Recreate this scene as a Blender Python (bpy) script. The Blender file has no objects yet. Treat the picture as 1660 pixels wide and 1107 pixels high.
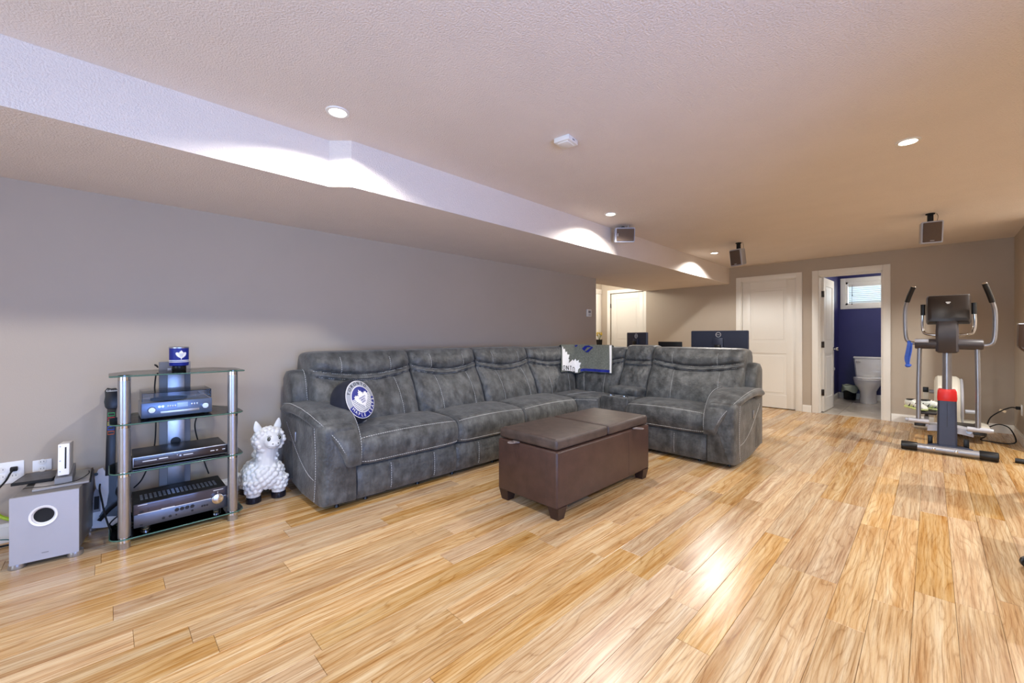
import bpy, bmesh, math, random
from mathutils import Vector, Matrix
random.seed(7)
S = bpy.context.scene
COL = S.collection
PI = math.pi

# ------------------------------------------------------------------ camera
CAM_H = 1.15
cam_d = bpy.data.cameras.new('camera')
cam = bpy.data.objects.new('camera', cam_d)
COL.objects.link(cam)
cam_d.sensor_width = 36.0
cam_d.lens = 668.0 / 1660.0 * 36.0
cam_d.shift_y = -9.0 / 1660.0
cam_d.clip_start = 0.02
cam.location = (0, 0, CAM_H)
cam.rotation_euler = (PI / 2, 0, math.radians(45.5))
S.camera = cam

# ------------------------------------------------------------------ world, exposure
W = bpy.data.worlds.new('world')
S.world = W
W.use_nodes = True
W.node_tree.nodes['Background'].inputs[0].default_value = (0.62, 0.78, 1.0, 1)
W.node_tree.nodes['Background'].inputs[1].default_value = 1.0
S.view_settings.view_transform = 'Standard'
S.view_settings.look = 'None'
S.view_settings.gamma = 1.0
S.view_settings.use_curve_mapping = False
S.view_settings.exposure = 0.55
try:
    S.cycles.max_bounces = 10
    S.cycles.diffuse_bounces = 6
    S.cycles.glossy_bounces = 4
    S.cycles.transmission_bounces = 10
    S.cycles.transparent_max_bounces = 12
    S.cycles.sample_clamp_indirect = 4.0
    S.cycles.caustics_reflective = False
    S.cycles.caustics_refractive = False
except Exception:
    pass

POT_W, POT_COL = 57.0, (1.0, 0.965, 0.915)
HALL_W = 20.0
BATH_W = 16.0
WINDOW_W, WINDOW_COL = 92.0, (0.26, 0.44, 1.0)
PATIO_W = 62.0

def area_light(name, loc, rot, sx, sy, power, color):
    d = bpy.data.lights.new(name, 'AREA')
    d.shape = 'RECTANGLE'; d.size = sx; d.size_y = sy
    d.energy = power; d.color = color
    o = bpy.data.objects.new(name, d); COL.objects.link(o)
    o.location = loc; o.rotation_euler = rot
    return o
# daylight entering by the wide window in the right wall, behind the camera (light sits just outside the glass)
area_light('daylight_through_right_window', (1.80, 0.10, 0.95), (0, math.radians(90), 0), 1.55, 2.6, WINDOW_W, WINDOW_COL)
# daylight entering by the glazed patio door in the near wall, behind the camera
area_light('daylight_through_patio_door', (-0.60, -2.90, 1.12), (math.radians(90), 0, 0), 3.0, 1.7, PATIO_W, (0.66, 0.80, 1.0))
# daylight entering by the bathroom window
area_light('daylight_through_bathroom_window', (-0.66, 9.98, 1.95), (math.radians(-90), 0, 0), 0.9, 0.45, 6.0, (0.82, 0.93, 1.0))

# ------------------------------------------------------------------ materials
def srgb(r, g, b):
    f = lambda c: (c / 255 / 12.92) if c / 255 <= 0.04045 else ((c / 255 + 0.055) / 1.055) ** 2.4
    return (f(r), f(g), f(b), 1)

MATS = {}
def mat(name, col, rough=0.5, metal=0.0, var=0.0, vscale=8.0, bump=0.0, bscale=200.0, coat=0.0,
        trans=0.0, ior=1.45, emit=None, estr=0.0, alpha=1.0, spec=0.5, sheen=0.0, col2=None, stretch=None):
    if name in MATS:
        return MATS[name]
    m = bpy.data.materials.new(name)
    m.use_nodes = True
    nt = m.node_tree
    b = nt.nodes['Principled BSDF']
    b.inputs['Base Color'].default_value = col
    b.inputs['Roughness'].default_value = rough
    b.inputs['Metallic'].default_value = metal
    b.inputs['Coat Weight'].default_value = coat
    b.inputs['Transmission Weight'].default_value = trans
    b.inputs['IOR'].default_value = ior
    b.inputs['Alpha'].default_value = alpha
    b.inputs['Specular IOR Level'].default_value = spec
    b.inputs['Sheen Weight'].default_value = sheen
    if emit:
        b.inputs['Emission Color'].default_value = emit
        b.inputs['Emission Strength'].default_value = estr
    tc = nt.nodes.new('ShaderNodeTexCoord')
    src = tc.outputs['Object']
    if stretch:
        mp = nt.nodes.new('ShaderNodeMapping')
        mp.inputs['Scale'].default_value = stretch
        nt.links.new(src, mp.inputs['Vector'])
        src = mp.outputs['Vector']
    if var > 0:
        n = nt.nodes.new('ShaderNodeTexNoise')
        n.inputs['Scale'].default_value = vscale
        n.inputs['Detail'].default_value = 5
        n.inputs['Roughness'].default_value = 0.6
        nt.links.new(src, n.inputs['Vector'])
        rp = nt.nodes.new('ShaderNodeValToRGB')
        c2 = col2 or (min(1, col[0] * (1 + var)), min(1, col[1] * (1 + var)), min(1, col[2] * (1 + var)), 1)
        c1 = col if col2 else (col[0] * (1 - var), col[1] * (1 - var), col[2] * (1 - var), 1)
        rp.color_ramp.elements[0].position = 0.32; rp.color_ramp.elements[0].color = c1
        rp.color_ramp.elements[1].position = 0.68; rp.color_ramp.elements[1].color = c2
        nt.links.new(n.outputs['Fac'], rp.inputs['Fac'])
        nt.links.new(rp.outputs['Color'], b.inputs['Base Color'])
    if bump > 0:
        n2 = nt.nodes.new('ShaderNodeTexNoise')
        n2.inputs['Scale'].default_value = bscale
        n2.inputs['Detail'].default_value = 3
        nt.links.new(src, n2.inputs['Vector'])
        bp = nt.nodes.new('ShaderNodeBump')
        bp.inputs['Strength'].default_value = bump
        bp.inputs['Distance'].default_value = 0.01
        nt.links.new(n2.outputs['Fac'], bp.inputs['Height'])
        nt.links.new(bp.outputs['Normal'], b.inputs['Normal'])
    MATS[name] = m
    return m

def plank_material():
    m = bpy.data.materials.new('hickory_laminate'); m.use_nodes = True
    nt = m.node_tree; N = nt.nodes; L = nt.links
    b = N['Principled BSDF']
    def noise(vec, sx, sy, detail=4, rough=.6):
        mp = N.new('ShaderNodeMapping'); mp.inputs['Scale'].default_value = (sx, sy, 1); L.new(vec, mp.inputs['Vector'])
        n = N.new('ShaderNodeTexNoise'); n.inputs['Scale'].default_value = 1.0; n.inputs['Detail'].default_value = detail; n.inputs['Roughness'].default_value = rough
        L.new(mp.outputs[0], n.inputs['Vector']); return n
    def ramp(fac, stops):
        r = N.new('ShaderNodeValToRGB'); e = r.color_ramp.elements
        e[0].position, e[0].color = stops[0]; e[1].position, e[1].color = stops[-1]
        for p, c in stops[1:-1]:
            k = e.new(p); k.color = c
        L.new(fac, r.inputs['Fac']); return r
    def mix(a, c, fac, mode='MULTIPLY'):
        x = N.new('ShaderNodeMix'); x.data_type = 'RGBA'; x.blend_type = mode
        if isinstance(fac, float): x.inputs['Factor'].default_value = fac
        else: L.new(fac, x.inputs['Factor'])
        L.new(a, x.inputs['A']); L.new(c, x.inputs['B']); return x.outputs['Result']
    tc = N.new('ShaderNodeTexCoord'); oi = N.new('ShaderNodeObjectInfo')
    mul = N.new('ShaderNodeMath'); mul.operation = 'MULTIPLY'; mul.inputs[1].default_value = 91.0
    L.new(oi.outputs['Random'], mul.inputs[0])
    comb = N.new('ShaderNodeCombineXYZ'); L.new(mul.outputs[0], comb.inputs[0]); L.new(mul.outputs[0], comb.inputs[1])
    add = N.new('ShaderNodeVectorMath'); add.operation = 'ADD'
    L.new(tc.outputs['Object'], add.inputs[0]); L.new(comb.outputs[0], add.inputs[1])
    v = add.outputs[0]
    # slow warp that turns straight grain into cathedrals
    nw = noise(v, 6.0, 1.0, 2)
    sep = N.new('ShaderNodeSeparateXYZ'); L.new(v, sep.inputs[0])
    ph = N.new('ShaderNodeMath'); ph.operation = 'MULTIPLY'; ph.inputs[1].default_value = 10.0; L.new(nw.outputs['Fac'], ph.inputs[0])
    xs = N.new('ShaderNodeMath'); xs.operation = 'MULTIPLY'; xs.inputs[1].default_value = 44.0; L.new(sep.outputs[0], xs.inputs[0])
    nf = noise(v, 60, 5, 3)
    nfs = N.new('ShaderNodeMath'); nfs.operation = 'MULTIPLY'; nfs.inputs[1].default_value = 0.55; L.new(nf.outputs['Fac'], nfs.inputs[0])
    s1 = N.new('ShaderNodeMath'); s1.operation = 'ADD'; L.new(ph.outputs[0], s1.inputs[0]); L.new(xs.outputs[0], s1.inputs[1])
    s2 = N.new('ShaderNodeMath'); s2.operation = 'ADD'; L.new(s1.outputs[0], s2.inputs[0]); L.new(nfs.outputs[0], s2.inputs[1])
    fr = N.new('ShaderNodeMath'); fr.operation = 'FRACT'; L.new(s2.outputs[0], fr.inputs[0])
    rings = ramp(fr.outputs[0], [(0.0, (.55, .42, .31, 1)), (0.10, (.86, .79, .72, 1)), (0.45, (1, 1, 1, 1)), (0.9, (.93, .89, .85, 1)), (1.0, (.62, .50, .40, 1))])
    # broad tone along the board
    na = noise(v, 22, 1.0, 6, .68)
    base = ramp(na.outputs['Fac'], [(0.30, srgb(162, 116, 70)), (0.42, srgb(190, 152, 106)), (0.54, srgb(208, 178, 136)), (0.70, srgb(222, 202, 168))])
    # fine pores
    nb = noise(v, 170, 3.2, 5, .75)
    pores = ramp(nb.outputs['Fac'], [(0.36, (.40, .29, .20, 1)), (0.50, (1, 1, 1, 1))])
    # occasional dark mineral streaks
    nd = noise(v, 34, 1.1, 3)
    streak = ramp(nd.outputs['Fac'], [(0.27, (.42, .29, .20, 1)), (0.36, (1, 1, 1, 1))])
    c = mix(base.outputs['Color'], rings.outputs['Color'], .62)
    c = mix(c, pores.outputs['Color'], .62)
    c = mix(c, streak.outputs['Color'], .75)
    hsv = N.new('ShaderNodeHueSaturation')
    mr = N.new('ShaderNodeMapRange'); mr.inputs['To Min'].default_value = 0.84; mr.inputs['To Max'].default_value = 1.10
    L.new(oi.outputs['Random'], mr.inputs['Value']); L.new(mr.outputs[0], hsv.inputs['Value'])
    m2 = N.new('ShaderNodeMath'); m2.operation = 'MULTIPLY'; m2.inputs[1].default_value = 7.31
    L.new(oi.outputs['Random'], m2.inputs[0])
    f2 = N.new('ShaderNodeMath'); f2.operation = 'FRACT'; L.new(m2.outputs[0], f2.inputs[0])
    mr2 = N.new('ShaderNodeMapRange'); mr2.inputs['To Min'].default_value = 0.82; mr2.inputs['To Max'].default_value = 1.18
    L.new(f2.outputs[0], mr2.inputs['Value']); L.new(mr2.outputs[0], hsv.inputs['Saturation'])
    L.new(c, hsv.inputs['Color']); L.new(hsv.outputs['Color'], b.inputs['Base Color'])
    b.inputs['Roughness'].default_value = 0.27
    bp = N.new('ShaderNodeBump'); bp.inputs['Strength'].default_value = 0.10; bp.inputs['Distance'].default_value = 0.002
    L.new(nb.outputs['Fac'], bp.inputs['Height']); L.new(bp.outputs['Normal'], b.inputs['Normal'])
    return m

M_plank = plank_material()
M_wall = mat('greige_paint', srgb(178, 167, 153), 0.62, var=0.02, vscale=2, bump=0.05, bscale=180)
M_ceil = mat('stippled_ceiling', srgb(226, 217, 210), 0.9, var=0.02, vscale=3, bump=0.55, bscale=130)
M_white = mat('white_trim_paint', srgb(232, 230, 224), 0.35, var=0.01, vscale=4)
M_blue = mat('navy_paint', srgb(46, 46, 102), 0.4, var=0.04, vscale=3, bump=0.03, bscale=180)
M_tile = mat('grey_tile', srgb(196, 188, 176), 0.25, var=0.16, vscale=9, stretch=(1, 4, 1))
M_grout = mat('grout', srgb(205, 200, 192), 0.9, var=0.05)
M_sub = mat('dark_underlay', srgb(92, 66, 42), 0.8, var=0.1)
M_sofa = mat('charcoal_faux_suede', srgb(52, 54, 55), 0.46, var=0.5, vscale=12, bump=0.45, bscale=50, sheen=0.15, col2=srgb(94, 96, 96))
_nt = M_sofa.node_tree
_n = _nt.nodes.new('ShaderNodeTexNoise'); _n.inputs['Scale'].default_value = 3.2; _n.inputs['Detail'].default_value = 6; _n.inputs['Roughness'].default_value = .65
_mp = _nt.nodes.new('ShaderNodeMapping'); _mp.inputs['Scale'].default_value = (5.0, 5.0, 1.6)
_tc = _nt.nodes.new('ShaderNodeTexCoord'); _nt.links.new(_tc.outputs['Object'], _mp.inputs['Vector']); _nt.links.new(_mp.outputs[0], _n.inputs['Vector'])
_r = _nt.nodes.new('ShaderNodeValToRGB'); _r.color_ramp.elements[0].position = .38; _r.color_ramp.elements[0].color = (.62, .62, .62, 1); _r.color_ramp.elements[1].position = .62; _r.color_ramp.elements[1].color = (1.15, 1.15, 1.15, 1)
_nt.links.new(_n.outputs['Fac'], _r.inputs['Fac'])
_m = _nt.nodes.new('ShaderNodeMix'); _m.data_type = 'RGBA'; _m.blend_type = 'MULTIPLY'; _m.inputs['Factor'].default_value = 1.0
_src = _nt.nodes['Principled BSDF'].inputs['Base Color'].links[0].from_socket
_nt.links.new(_src, _m.inputs['A']); _nt.links.new(_r.outputs['Color'], _m.inputs['B']); _nt.links.new(_m.outputs['Result'], _nt.nodes['Principled BSDF'].inputs['Base Color'])
M_stitch = mat('pale_stitching', srgb(190, 192, 192), 0.7, var=0.1)
M_black = mat('black_plastic', srgb(22, 22, 24), 0.35, var=0.1)
M_matte = mat('matte_black', srgb(16, 16, 18), 0.7, var=0.1)
M_leather = mat('brown_bonded_leather', srgb(70, 50, 43), 0.33, var=0.18, vscale=12, bump=0.12, bscale=260)
M_leather2 = mat('worn_brown_leather', srgb(74, 62, 56), 0.42, var=0.32, vscale=16, bump=0.2, bscale=220)
M_wood_dark = mat('espresso_wood', srgb(52, 34, 28), 0.4, var=0.15)
M_silver = mat('brushed_silver', srgb(176, 178, 184), 0.32, metal=0.9, var=0.05, vscale=30)
M_silverp = mat('silver_plastic', srgb(176, 178, 188), 0.38, metal=0.25, var=0.02)
M_greyp = mat('grey_plastic', srgb(128, 128, 132), 0.45, var=0.03)
M_glass = mat('clear_green_glass', (0.86, 0.95, 0.91, 1), 0.02, trans=1.0, ior=1.45, var=0.01)
M_edge = mat('green_glass_edge', srgb(86, 128, 112), 0.15, trans=0.4, var=0.05)
M_acryl = mat('smoky_acrylic', (0.82, 0.82, 0.84, 1), 0.03, trans=1.0, ior=1.3, var=0.01)
M_pane = mat('window_glass', (1, 1, 1, 1), 0.0, trans=1.0, ior=1.02, var=0.0)
M_chrome = mat('chrome', srgb(210, 210, 212), 0.12, metal=1.0, var=0.02)
M_wool = mat('glossy_white_vinyl', srgb(236, 236, 232), 0.28, var=0.02)
M_navy = mat('royal_blue', srgb(22, 36, 128), 0.45, var=0.06)
M_navyf = mat('dark_navy_plush', srgb(17, 21, 36), 0.8, var=0.25, vscale=20, sheen=0.05)
M_whitep = mat('white_print', srgb(238, 238, 238), 0.6, var=0.02)
M_greyprint = mat('grey_print', srgb(160, 164, 172), 0.7, var=0.05)
M_porc = mat('white_porcelain', srgb(240, 238, 234), 0.12, var=0.01, coat=0.4)
M_steel = mat('dark_bronze_metal', srgb(62, 54, 48), 0.4, metal=0.8, var=0.05)
M_lamp = mat('lit_bulb', (1, 1, 1, 1), 0.5, emit=(1, 0.95, 0.87, 1), estr=14.0, var=0.001)
M_ledw = mat('pale_marking', srgb(206, 208, 212), 0.5, var=0.02)

# ------------------------------------------------------------------ mesh helpers
class B:
    def __init__(self):
        self.bm = bmesh.new()
    def _merge(self, bm, M=None):
        if M is not None:
            bmesh.ops.transform(bm, matrix=M, verts=bm.verts)
        me = bpy.data.meshes.new('tmp'); bm.to_mesh(me); bm.free()
        self.bm.from_mesh(me); bpy.data.meshes.remove(me)
        return self
    def box(self, x0, x1, y0, y1, z0, z1, bevel=0.0, seg=2, M=None):
        bm = bmesh.new()
        bmesh.ops.create_cube(bm, size=1)
        for v in bm.verts:
            v.co = Vector(((x0 + x1) / 2 + v.co.x * (x1 - x0), (y0 + y1) / 2 + v.co.y * (y1 - y0), (z0 + z1) / 2 + v.co.z * (z1 - z0)))
        if bevel > 0:
            bmesh.ops.bevel(bm, geom=bm.edges[:], offset=bevel, segments=seg, profile=0.5, affect='EDGES', clamp_overlap=True)
        return self._merge(bm, M)
    def sphere(self, c, r, n=16, M=None):
        bm = bmesh.new()
        bmesh.ops.create_uvsphere(bm, u_segments=n, v_segments=max(6, n // 2), radius=1)
        if not hasattr(r, '__len__'): r = (r, r, r)
        for v in bm.verts:
            v.co = Vector((c[0] + v.co.x * r[0], c[1] + v.co.y * r[1], c[2] + v.co.z * r[2]))
        return self._merge(bm, M)
    def loft(self, secs, caps=True, close=False, M=None):
        bm = bmesh.new()
        rings = [[bm.verts.new(p) for p in s] for s in secs]
        n = len(rings[0])
        last = len(rings) if close else len(rings) - 1
        for i in range(last):
            a, c = rings[i], rings[(i + 1) % len(rings)]
            for j in range(n):
                bm.faces.new((a[j], a[(j + 1) % n], c[(j + 1) % n], c[j]))
        if caps and not close:
            bm.faces.new(rings[0][::-1]); bm.faces.new(rings[-1])
        bmesh.ops.recalc_face_normals(bm, faces=bm.faces)
        return self._merge(bm, M)
    def tube(self, pts, r, n=10, close=False, caps=True, M=None, flat=1.0):
        pts = [Vector(p) for p in pts]
        rr = r if hasattr(r, '__len__') else [r] * len(pts)
        secs = []; N = None
        for i, p in enumerate(pts):
            if close:
                t = pts[(i + 1) % len(pts)] - pts[i - 1]
            else:
                t = pts[min(i + 1, len(pts) - 1)] - pts[max(i - 1, 0)]
            t.normalize()
            if N is None:
                N = t.orthogonal() if abs(t.z) > 0.9 else Vector((0, 0, 1)) - t * t.z
            N = (N - t * N.dot(t)).normalized()
            Bn = t.cross(N)
            secs.append([p + (N * math.cos(2 * PI * k / n) * flat + Bn * math.sin(2 * PI * k / n)) * rr[i] for k in range(n)])
        return self.loft(secs, caps, close, M)
    def cyl(self, p0, p1, r0, r1=None, n=20, M=None):
        return self.tube([p0, p1], [r0, r0 if r1 is None else r1], n, M=M)
    def lathe(self, prof, n=28, c=(0, 0, 0), M=None, arc=None):
        secs = []
        for r, z in prof:
            r = max(r, 1e-4)
            secs.append([Vector((c[0] + r * math.cos(2 * PI * k / n), c[1] + r * math.sin(2 * PI * k / n), c[2] + z)) for k in range(n)])
        return self.loft(secs, True, False, M)
    def prism(self, poly, z0, z1, M=None, bevel=0.0):
        bm = bmesh.new()
        lo = [bm.verts.new((p[0], p[1], z0)) for p in poly]
        hi = [bm.verts.new((p[0], p[1], z1)) for p in poly]
        n = len(poly)
        bm.faces.new(lo[::-1]); bm.faces.new(hi)
        for j in range(n):
            bm.faces.new((lo[j], lo[(j + 1) % n], hi[(j + 1) % n], hi[j]))
        bmesh.ops.recalc_face_normals(bm, faces=bm.faces)
        if bevel > 0:
            bmesh.ops.bevel(bm, geom=bm.edges[:], offset=bevel, segments=2, profile=0.5, affect='EDGES', clamp_overlap=True)
        return self._merge(bm, M)
    def data(self, verts, faces, M=None):
        bm = bmesh.new()
        vs = [bm.verts.new(v) for v in verts]
        for f in faces:
            try: bm.faces.new([vs[i] for i in f])
            except ValueError: pass
        return self._merge(bm, M)
    def map(self, fn):
        for v in self.bm.verts:
            v.co = Vector(fn(v.co))
        bmesh.ops.recalc_face_normals(self.bm, faces=self.bm.faces)
        return self
    def mesh(self, name, smooth=35):
        me = bpy.data.meshes.new(name)
        self.bm.to_mesh(me); self.bm.free()
        if smooth:
            me.shade_smooth()
            me.set_sharp_from_angle(angle=math.radians(smooth))
        return me
    def build(self, name, m, parent=None, smooth=35, loc=None, rot=None, label=None):
        me = self.mesh(name, smooth)
        me.materials.append(m)
        return link(name, me, parent, loc, rot, label)

def link(name, me, parent=None, loc=None, rot=None, label=None):
    o = bpy.data.objects.new(name, me)
    COL.objects.link(o)
    if parent: o.parent = parent
    if loc: o.location = loc
    if rot: o.rotation_euler = rot
    if label: o['label'] = label
    return o

def tag(o, label, cat, group=None, kind=None):
    o['label'] = label; o['category'] = cat
    if group: o['group'] = group
    if kind: o['kind'] = kind
    return o

def thing(name, label, cat, loc=(0, 0, 0), rz=0.0, group=None, kind=None):
    o = bpy.data.objects.new(name, None)
    COL.objects.link(o)
    o.location = loc; o.rotation_euler = (0, 0, rz)
    o.empty_display_size = 0.1
    return tag(o, label, cat, group, kind)

def frame(o, right, up):
    r = Vector(right).normalized(); u = Vector(up); u = (u - r * u.dot(r)).normalized(); n = r.cross(u)
    M = Matrix((( r.x, u.x, n.x, o[0]), (r.y, u.y, n.y, o[1]), (r.z, u.z, n.z, o[2]), (0, 0, 0, 1)))
    return M

def text_geo(s, size, depth=0.0006, space=1.0):
    cu = bpy.data.curves.new('lettering', 'FONT')
    cu.body = s; cu.size = size; cu.align_x = 'CENTER'; cu.align_y = 'CENTER'; cu.extrude = depth; cu.resolution_u = 3
    cu.space_character = space
    o = bpy.data.objects.new('lettering', cu); COL.objects.link(o)
    dg = bpy.context.evaluated_depsgraph_get()
    me = bpy.data.meshes.new_from_object(o.evaluated_get(dg))
    v = [tuple(x.co) for x in me.vertices]; f = [tuple(p.vertices) for p in me.polygons]
    bpy.data.objects.remove(o); bpy.data.curves.remove(cu); bpy.data.meshes.remove(me)
    return v, f

LEAF_H = [(0, .50), (.06, .37), (.115, .41), (.115, .29), (.18, .31), (.165, .18), (.26, .27), (.30, .22), (.345, .31), (.385, .24), (.46, .265),
          (.435, .18), (.51, .14), (.42, .06), (.455, -.01), (.36, -.05), (.385, -.13), (.28, -.14), (.295, -.22), (.20, -.21), (.20, -.30), (.11, -.27), (.09, -.36), (.035, -.31), (.03, -.48)]
LEAF = LEAF_H + [(-x, y) for x, y in LEAF_H[:0:-1]]
def leaf_poly(size):
    return [(x * size, y * size) for x, y in LEAF]

def subdiv(b, cuts=2):
    bmesh.ops.triangulate(b.bm, faces=b.bm.faces)
    bmesh.ops.subdivide_edges(b.bm, edges=b.bm.edges[:], cuts=cuts, use_grid_fill=True)

def smoothpath(pts, n=8):
    P = [Vector(p) for p in pts]; out = []
    for i in range(len(P) - 1):
        p0 = P[max(i - 1, 0)]; p1 = P[i]; p2 = P[i + 1]; p3 = P[min(i + 2, len(P) - 1)]
        for k in range(n):
            t = k / n
            out.append(0.5 * ((2 * p1) + (p2 - p0) * t + (2 * p0 - 5 * p1 + 4 * p2 - p3) * t * t + (3 * p1 - p0 - 3 * p2 + p3) * t ** 3))
    out.append(P[-1]); return out

def dashes(b, path, r=0.0018, dash=0.011, gap=0.006):
    """short stitches laid along a polyline"""
    path = [Vector(p) for p in path]
    acc = 0.0; on = True; cur = [path[0]]
    for i in range(len(path) - 1):
        a, c = path[i], path[i + 1]
        L = (c - a).length; pos = 0.0
        if L < 1e-6: continue
        while pos < L:
            need = (dash if on else gap) - acc
            if pos + need <= L:
                pos += need; acc = 0.0; p = a.lerp(c, pos / L)
                if on and (p - cur[0]).length > 1e-4: b.tube([cur[0], p], r, 4)
                cur = [p]; on = not on
            else:
                acc += L - pos; pos = L

def thin_glass(name, tint, rough=0.02, ior=1.5):
    m = bpy.data.materials.new(name); m.use_nodes = True
    nt = m.node_tree; nt.nodes.remove(nt.nodes['Principled BSDF'])
    out = nt.nodes['Material Output']
    tr = nt.nodes.new('ShaderNodeBsdfTransparent'); tr.inputs[0].default_value = tint
    gl = nt.nodes.new('ShaderNodeBsdfGlossy'); gl.inputs['Roughness'].default_value = rough
    n = nt.nodes.new('ShaderNodeTexNoise'); n.inputs['Scale'].default_value = 3.0
    fr = nt.nodes.new('ShaderNodeFresnel'); fr.inputs[0].default_value = ior
    mx = nt.nodes.new('ShaderNodeMixShader')
    nt.links.new(fr.outputs[0], mx.inputs[0]); nt.links.new(tr.outputs[0], mx.inputs[1]); nt.links.new(gl.outputs[0], mx.inputs[2])
    nt.links.new(mx.outputs[0], out.inputs[0])
    return m
M_glass = thin_glass('clear_green_glass', (0.90, 0.965, 0.935, 1))
M_acryl = thin_glass('smoky_acrylic', (0.86, 0.86, 0.88, 1), ior=1.18)
M_pane = thin_glass('window_glass', (0.97, 0.99, 1.0, 1), ior=1.3)

# ================================================================== SETTING
H = 2.3075         # main ceiling
ZS = 2.033         # underside of the soffit
XL, XR, YB, YN = -3.62, 0.68, 7.56, -2.7
XR2 = 1.6          # the room is wider from y = 6.5 towards the camera
XH, YH = -5.0, 7.62  # hallway

def struct(o, label, cat):
    return tag(o, label, cat, kind='structure')

# ---- floor and planks
floor = B().box(-5.1, 1.75, -2.8, 7.70, -0.10, -0.009).build('floor', M_sub)
struct(floor, 'light hickory laminate floor of the basement room', 'floor')
PW, PL = 0.1257, 1.21
def plank_mesh(w, l):
    b = B(); bm = bmesh.new()
    bmesh.ops.create_cube(bm, size=1)
    for v in bm.verts: v.co = Vector((v.co.x * w, v.co.y * l, v.co.z * 0.009 - 0.0045))
    top = [e for e in bm.edges if all(v.co.z > -0.001 for v in e.verts)]
    bmesh.ops.bevel(bm, geom=top, offset=0.0012, segments=1, affect='EDGES')
    b._merge(bm)
    me = b.mesh('plank', 0); me.materials.append(M_plank); return me
full = plank_mesh(PW - 0.0010, PL - 0.0010)
rest = B()
rows = range(math.floor((-5.05 + 0.305) / PW), math.ceil((1.7 + 0.305) / PW))
rnd = random.Random(11)
known = {2: 2.60, 3: 2.613, 1: 2.39, 0: 2.09}
n_plank = 0
for k in rows:
    x0 = -0.305 + PW * k; xc = x0 + PW / 2
    y = (known.get(k, rnd.uniform(0, PL)) % PL) - PL * 4
    ymin, ymax = -2.75, 7.66
    while y < ymax:
        a, c = max(y, ymin), min(y + PL, ymax)
        y += PL
        if c - a < 0.02: continue
        yc = (a + c) / 2; l = c - a
        inside = XL - PW / 2 < xc < XR + PW / 2 and c > -0.55 and a < YB
        # leave out of the single planks those that lie wholly under the sofa block or beside the camera
        if inside and xc > 0.25 and c < 2.2: inside = False
        if inside:
            me = full if abs(l - PL) < 1e-4 else plank_mesh(PW - 0.0010, l - 0.0010)
            o = link('plank', me, floor, (xc, yc, 0)); n_plank += 1
        else:
            rest.box(x0 + .0003, x0 + PW - .0003, a + .0003, c - .0003, -0.009, 0)
o = rest.build('planks_out_of_view', M_plank, floor, 0); o['kind'] = 'stuff'
o.name = 'plank_field'

# ---- ceiling with the dropped soffit
ceiling = B().box(-5.12, XR2 + .12, YN - .12, YB + .18, H, H + .1).build('ceiling', M_ceil)
struct(ceiling, 'stippled off-white ceiling above the room', 'ceiling')
soff = [(-3.70, YN), (-2.50, YN), (-2.50, 0.938), (-2.409, 1.033), (-2.409, YB + .01), (-3.97, YB + .01), (-3.97, 5.30), (-3.70, 5.30)]
B().prism(soff, ZS, H + .02).build('soffit', M_ceil, ceiling, 30, label='dropped soffit box along the left wall')

# ---- walls
w = B().box(XL - .12, XL, YN - .12, 5.37, 0, H)
struct(w.build('wall_left', M_wall), 'greige painted wall behind the sofa', 'wall')
D1, D2 = (-2.225, -1.455), (-1.178, -0.464)     # clear openings of the closed and the open door
w = B()
w.box(-3.93, D1[0], YB, YB + .12, 0, H); w.box(D1[1], D2[0], YB, YB + .12, 0, H); w.box(D2[1], XR + .1, YB, YB + .12, 0, H)
w.box(D1[0], D1[1], YB + .085, YB + .12, 0, 2.045); w.box(D1[0], D1[1], YB, YB + .12, 2.045, H); w.box(D2[0], D2[1], YB, YB + .12, 2.045, H)  # hidden panel behind the closed door is added to stop light leaking underneath
struct(w.build('wall_back', M_wall), 'beige back wall holding the closed white door and the bathroom doorway', 'wall')
w = B().box(XH, -4.775, YH, YH + .10, 0, H); w.box(-4.010, -3.92, YH, YH + .10, 0, H); w.box(-4.775, -4.010, YH, YH + .10, 2.045, H); w.box(-4.775, -4.010, YH + .06, YH + .10, 0, 2.045)
struct(w.build('wall_hallway_back', M_wall), 'bright wall at the end of the hallway nook', 'wall')
w = B().box(XH - .10, XH, 4.2, YH + .1, 0, H)
struct(w.build('wall_hallway_left', M_wall), 'side wall of the hallway nook left of its door', 'wall')
w = B().box(XH - .1, XL - .1, 4.1, 4.2, 0, H)
struct(w.build('wall_hallway_near', M_wall), 'hidden near wall closing the hallway nook', 'wall')
w = B().box(XR, XR + .10, 6.5, YB + .05, 0, H); w.box(XR, XR2 + .1, 6.40, 6.5, 0, H)
WY0, WY1, WZ0, WZ1 = -1.25, 1.45, 0.15, 1.75
w.box(XR2, XR2 + .1, YN, WY0, 0, H); w.box(XR2, XR2 + .1, WY1, 6.45, 0, H)
w.box(XR2, XR2 + .1, WY0, WY1, 0, WZ0); w.box(XR2, XR2 + .1, WY0, WY1, WZ1, H)
struct(w.build('wall_right', M_wall), 'beige side wall at the right edge beside the elliptical trainer', 'wall')
GX0, GX1, GZ0, GZ1 = -2.1, 0.9, .12, 2.05
w = B().box(XL - .1, GX0, YN - .12, YN, 0, H); w.box(GX1, XR2 + .1, YN - .12, YN, 0, H); w.box(GX0, GX1, YN - .12, YN, 0, GZ0); w.box(GX0, GX1, YN - .12, YN, GZ1, H)
struct(w.build('wall_near', M_wall), 'wall behind the camera', 'wall')
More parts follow.
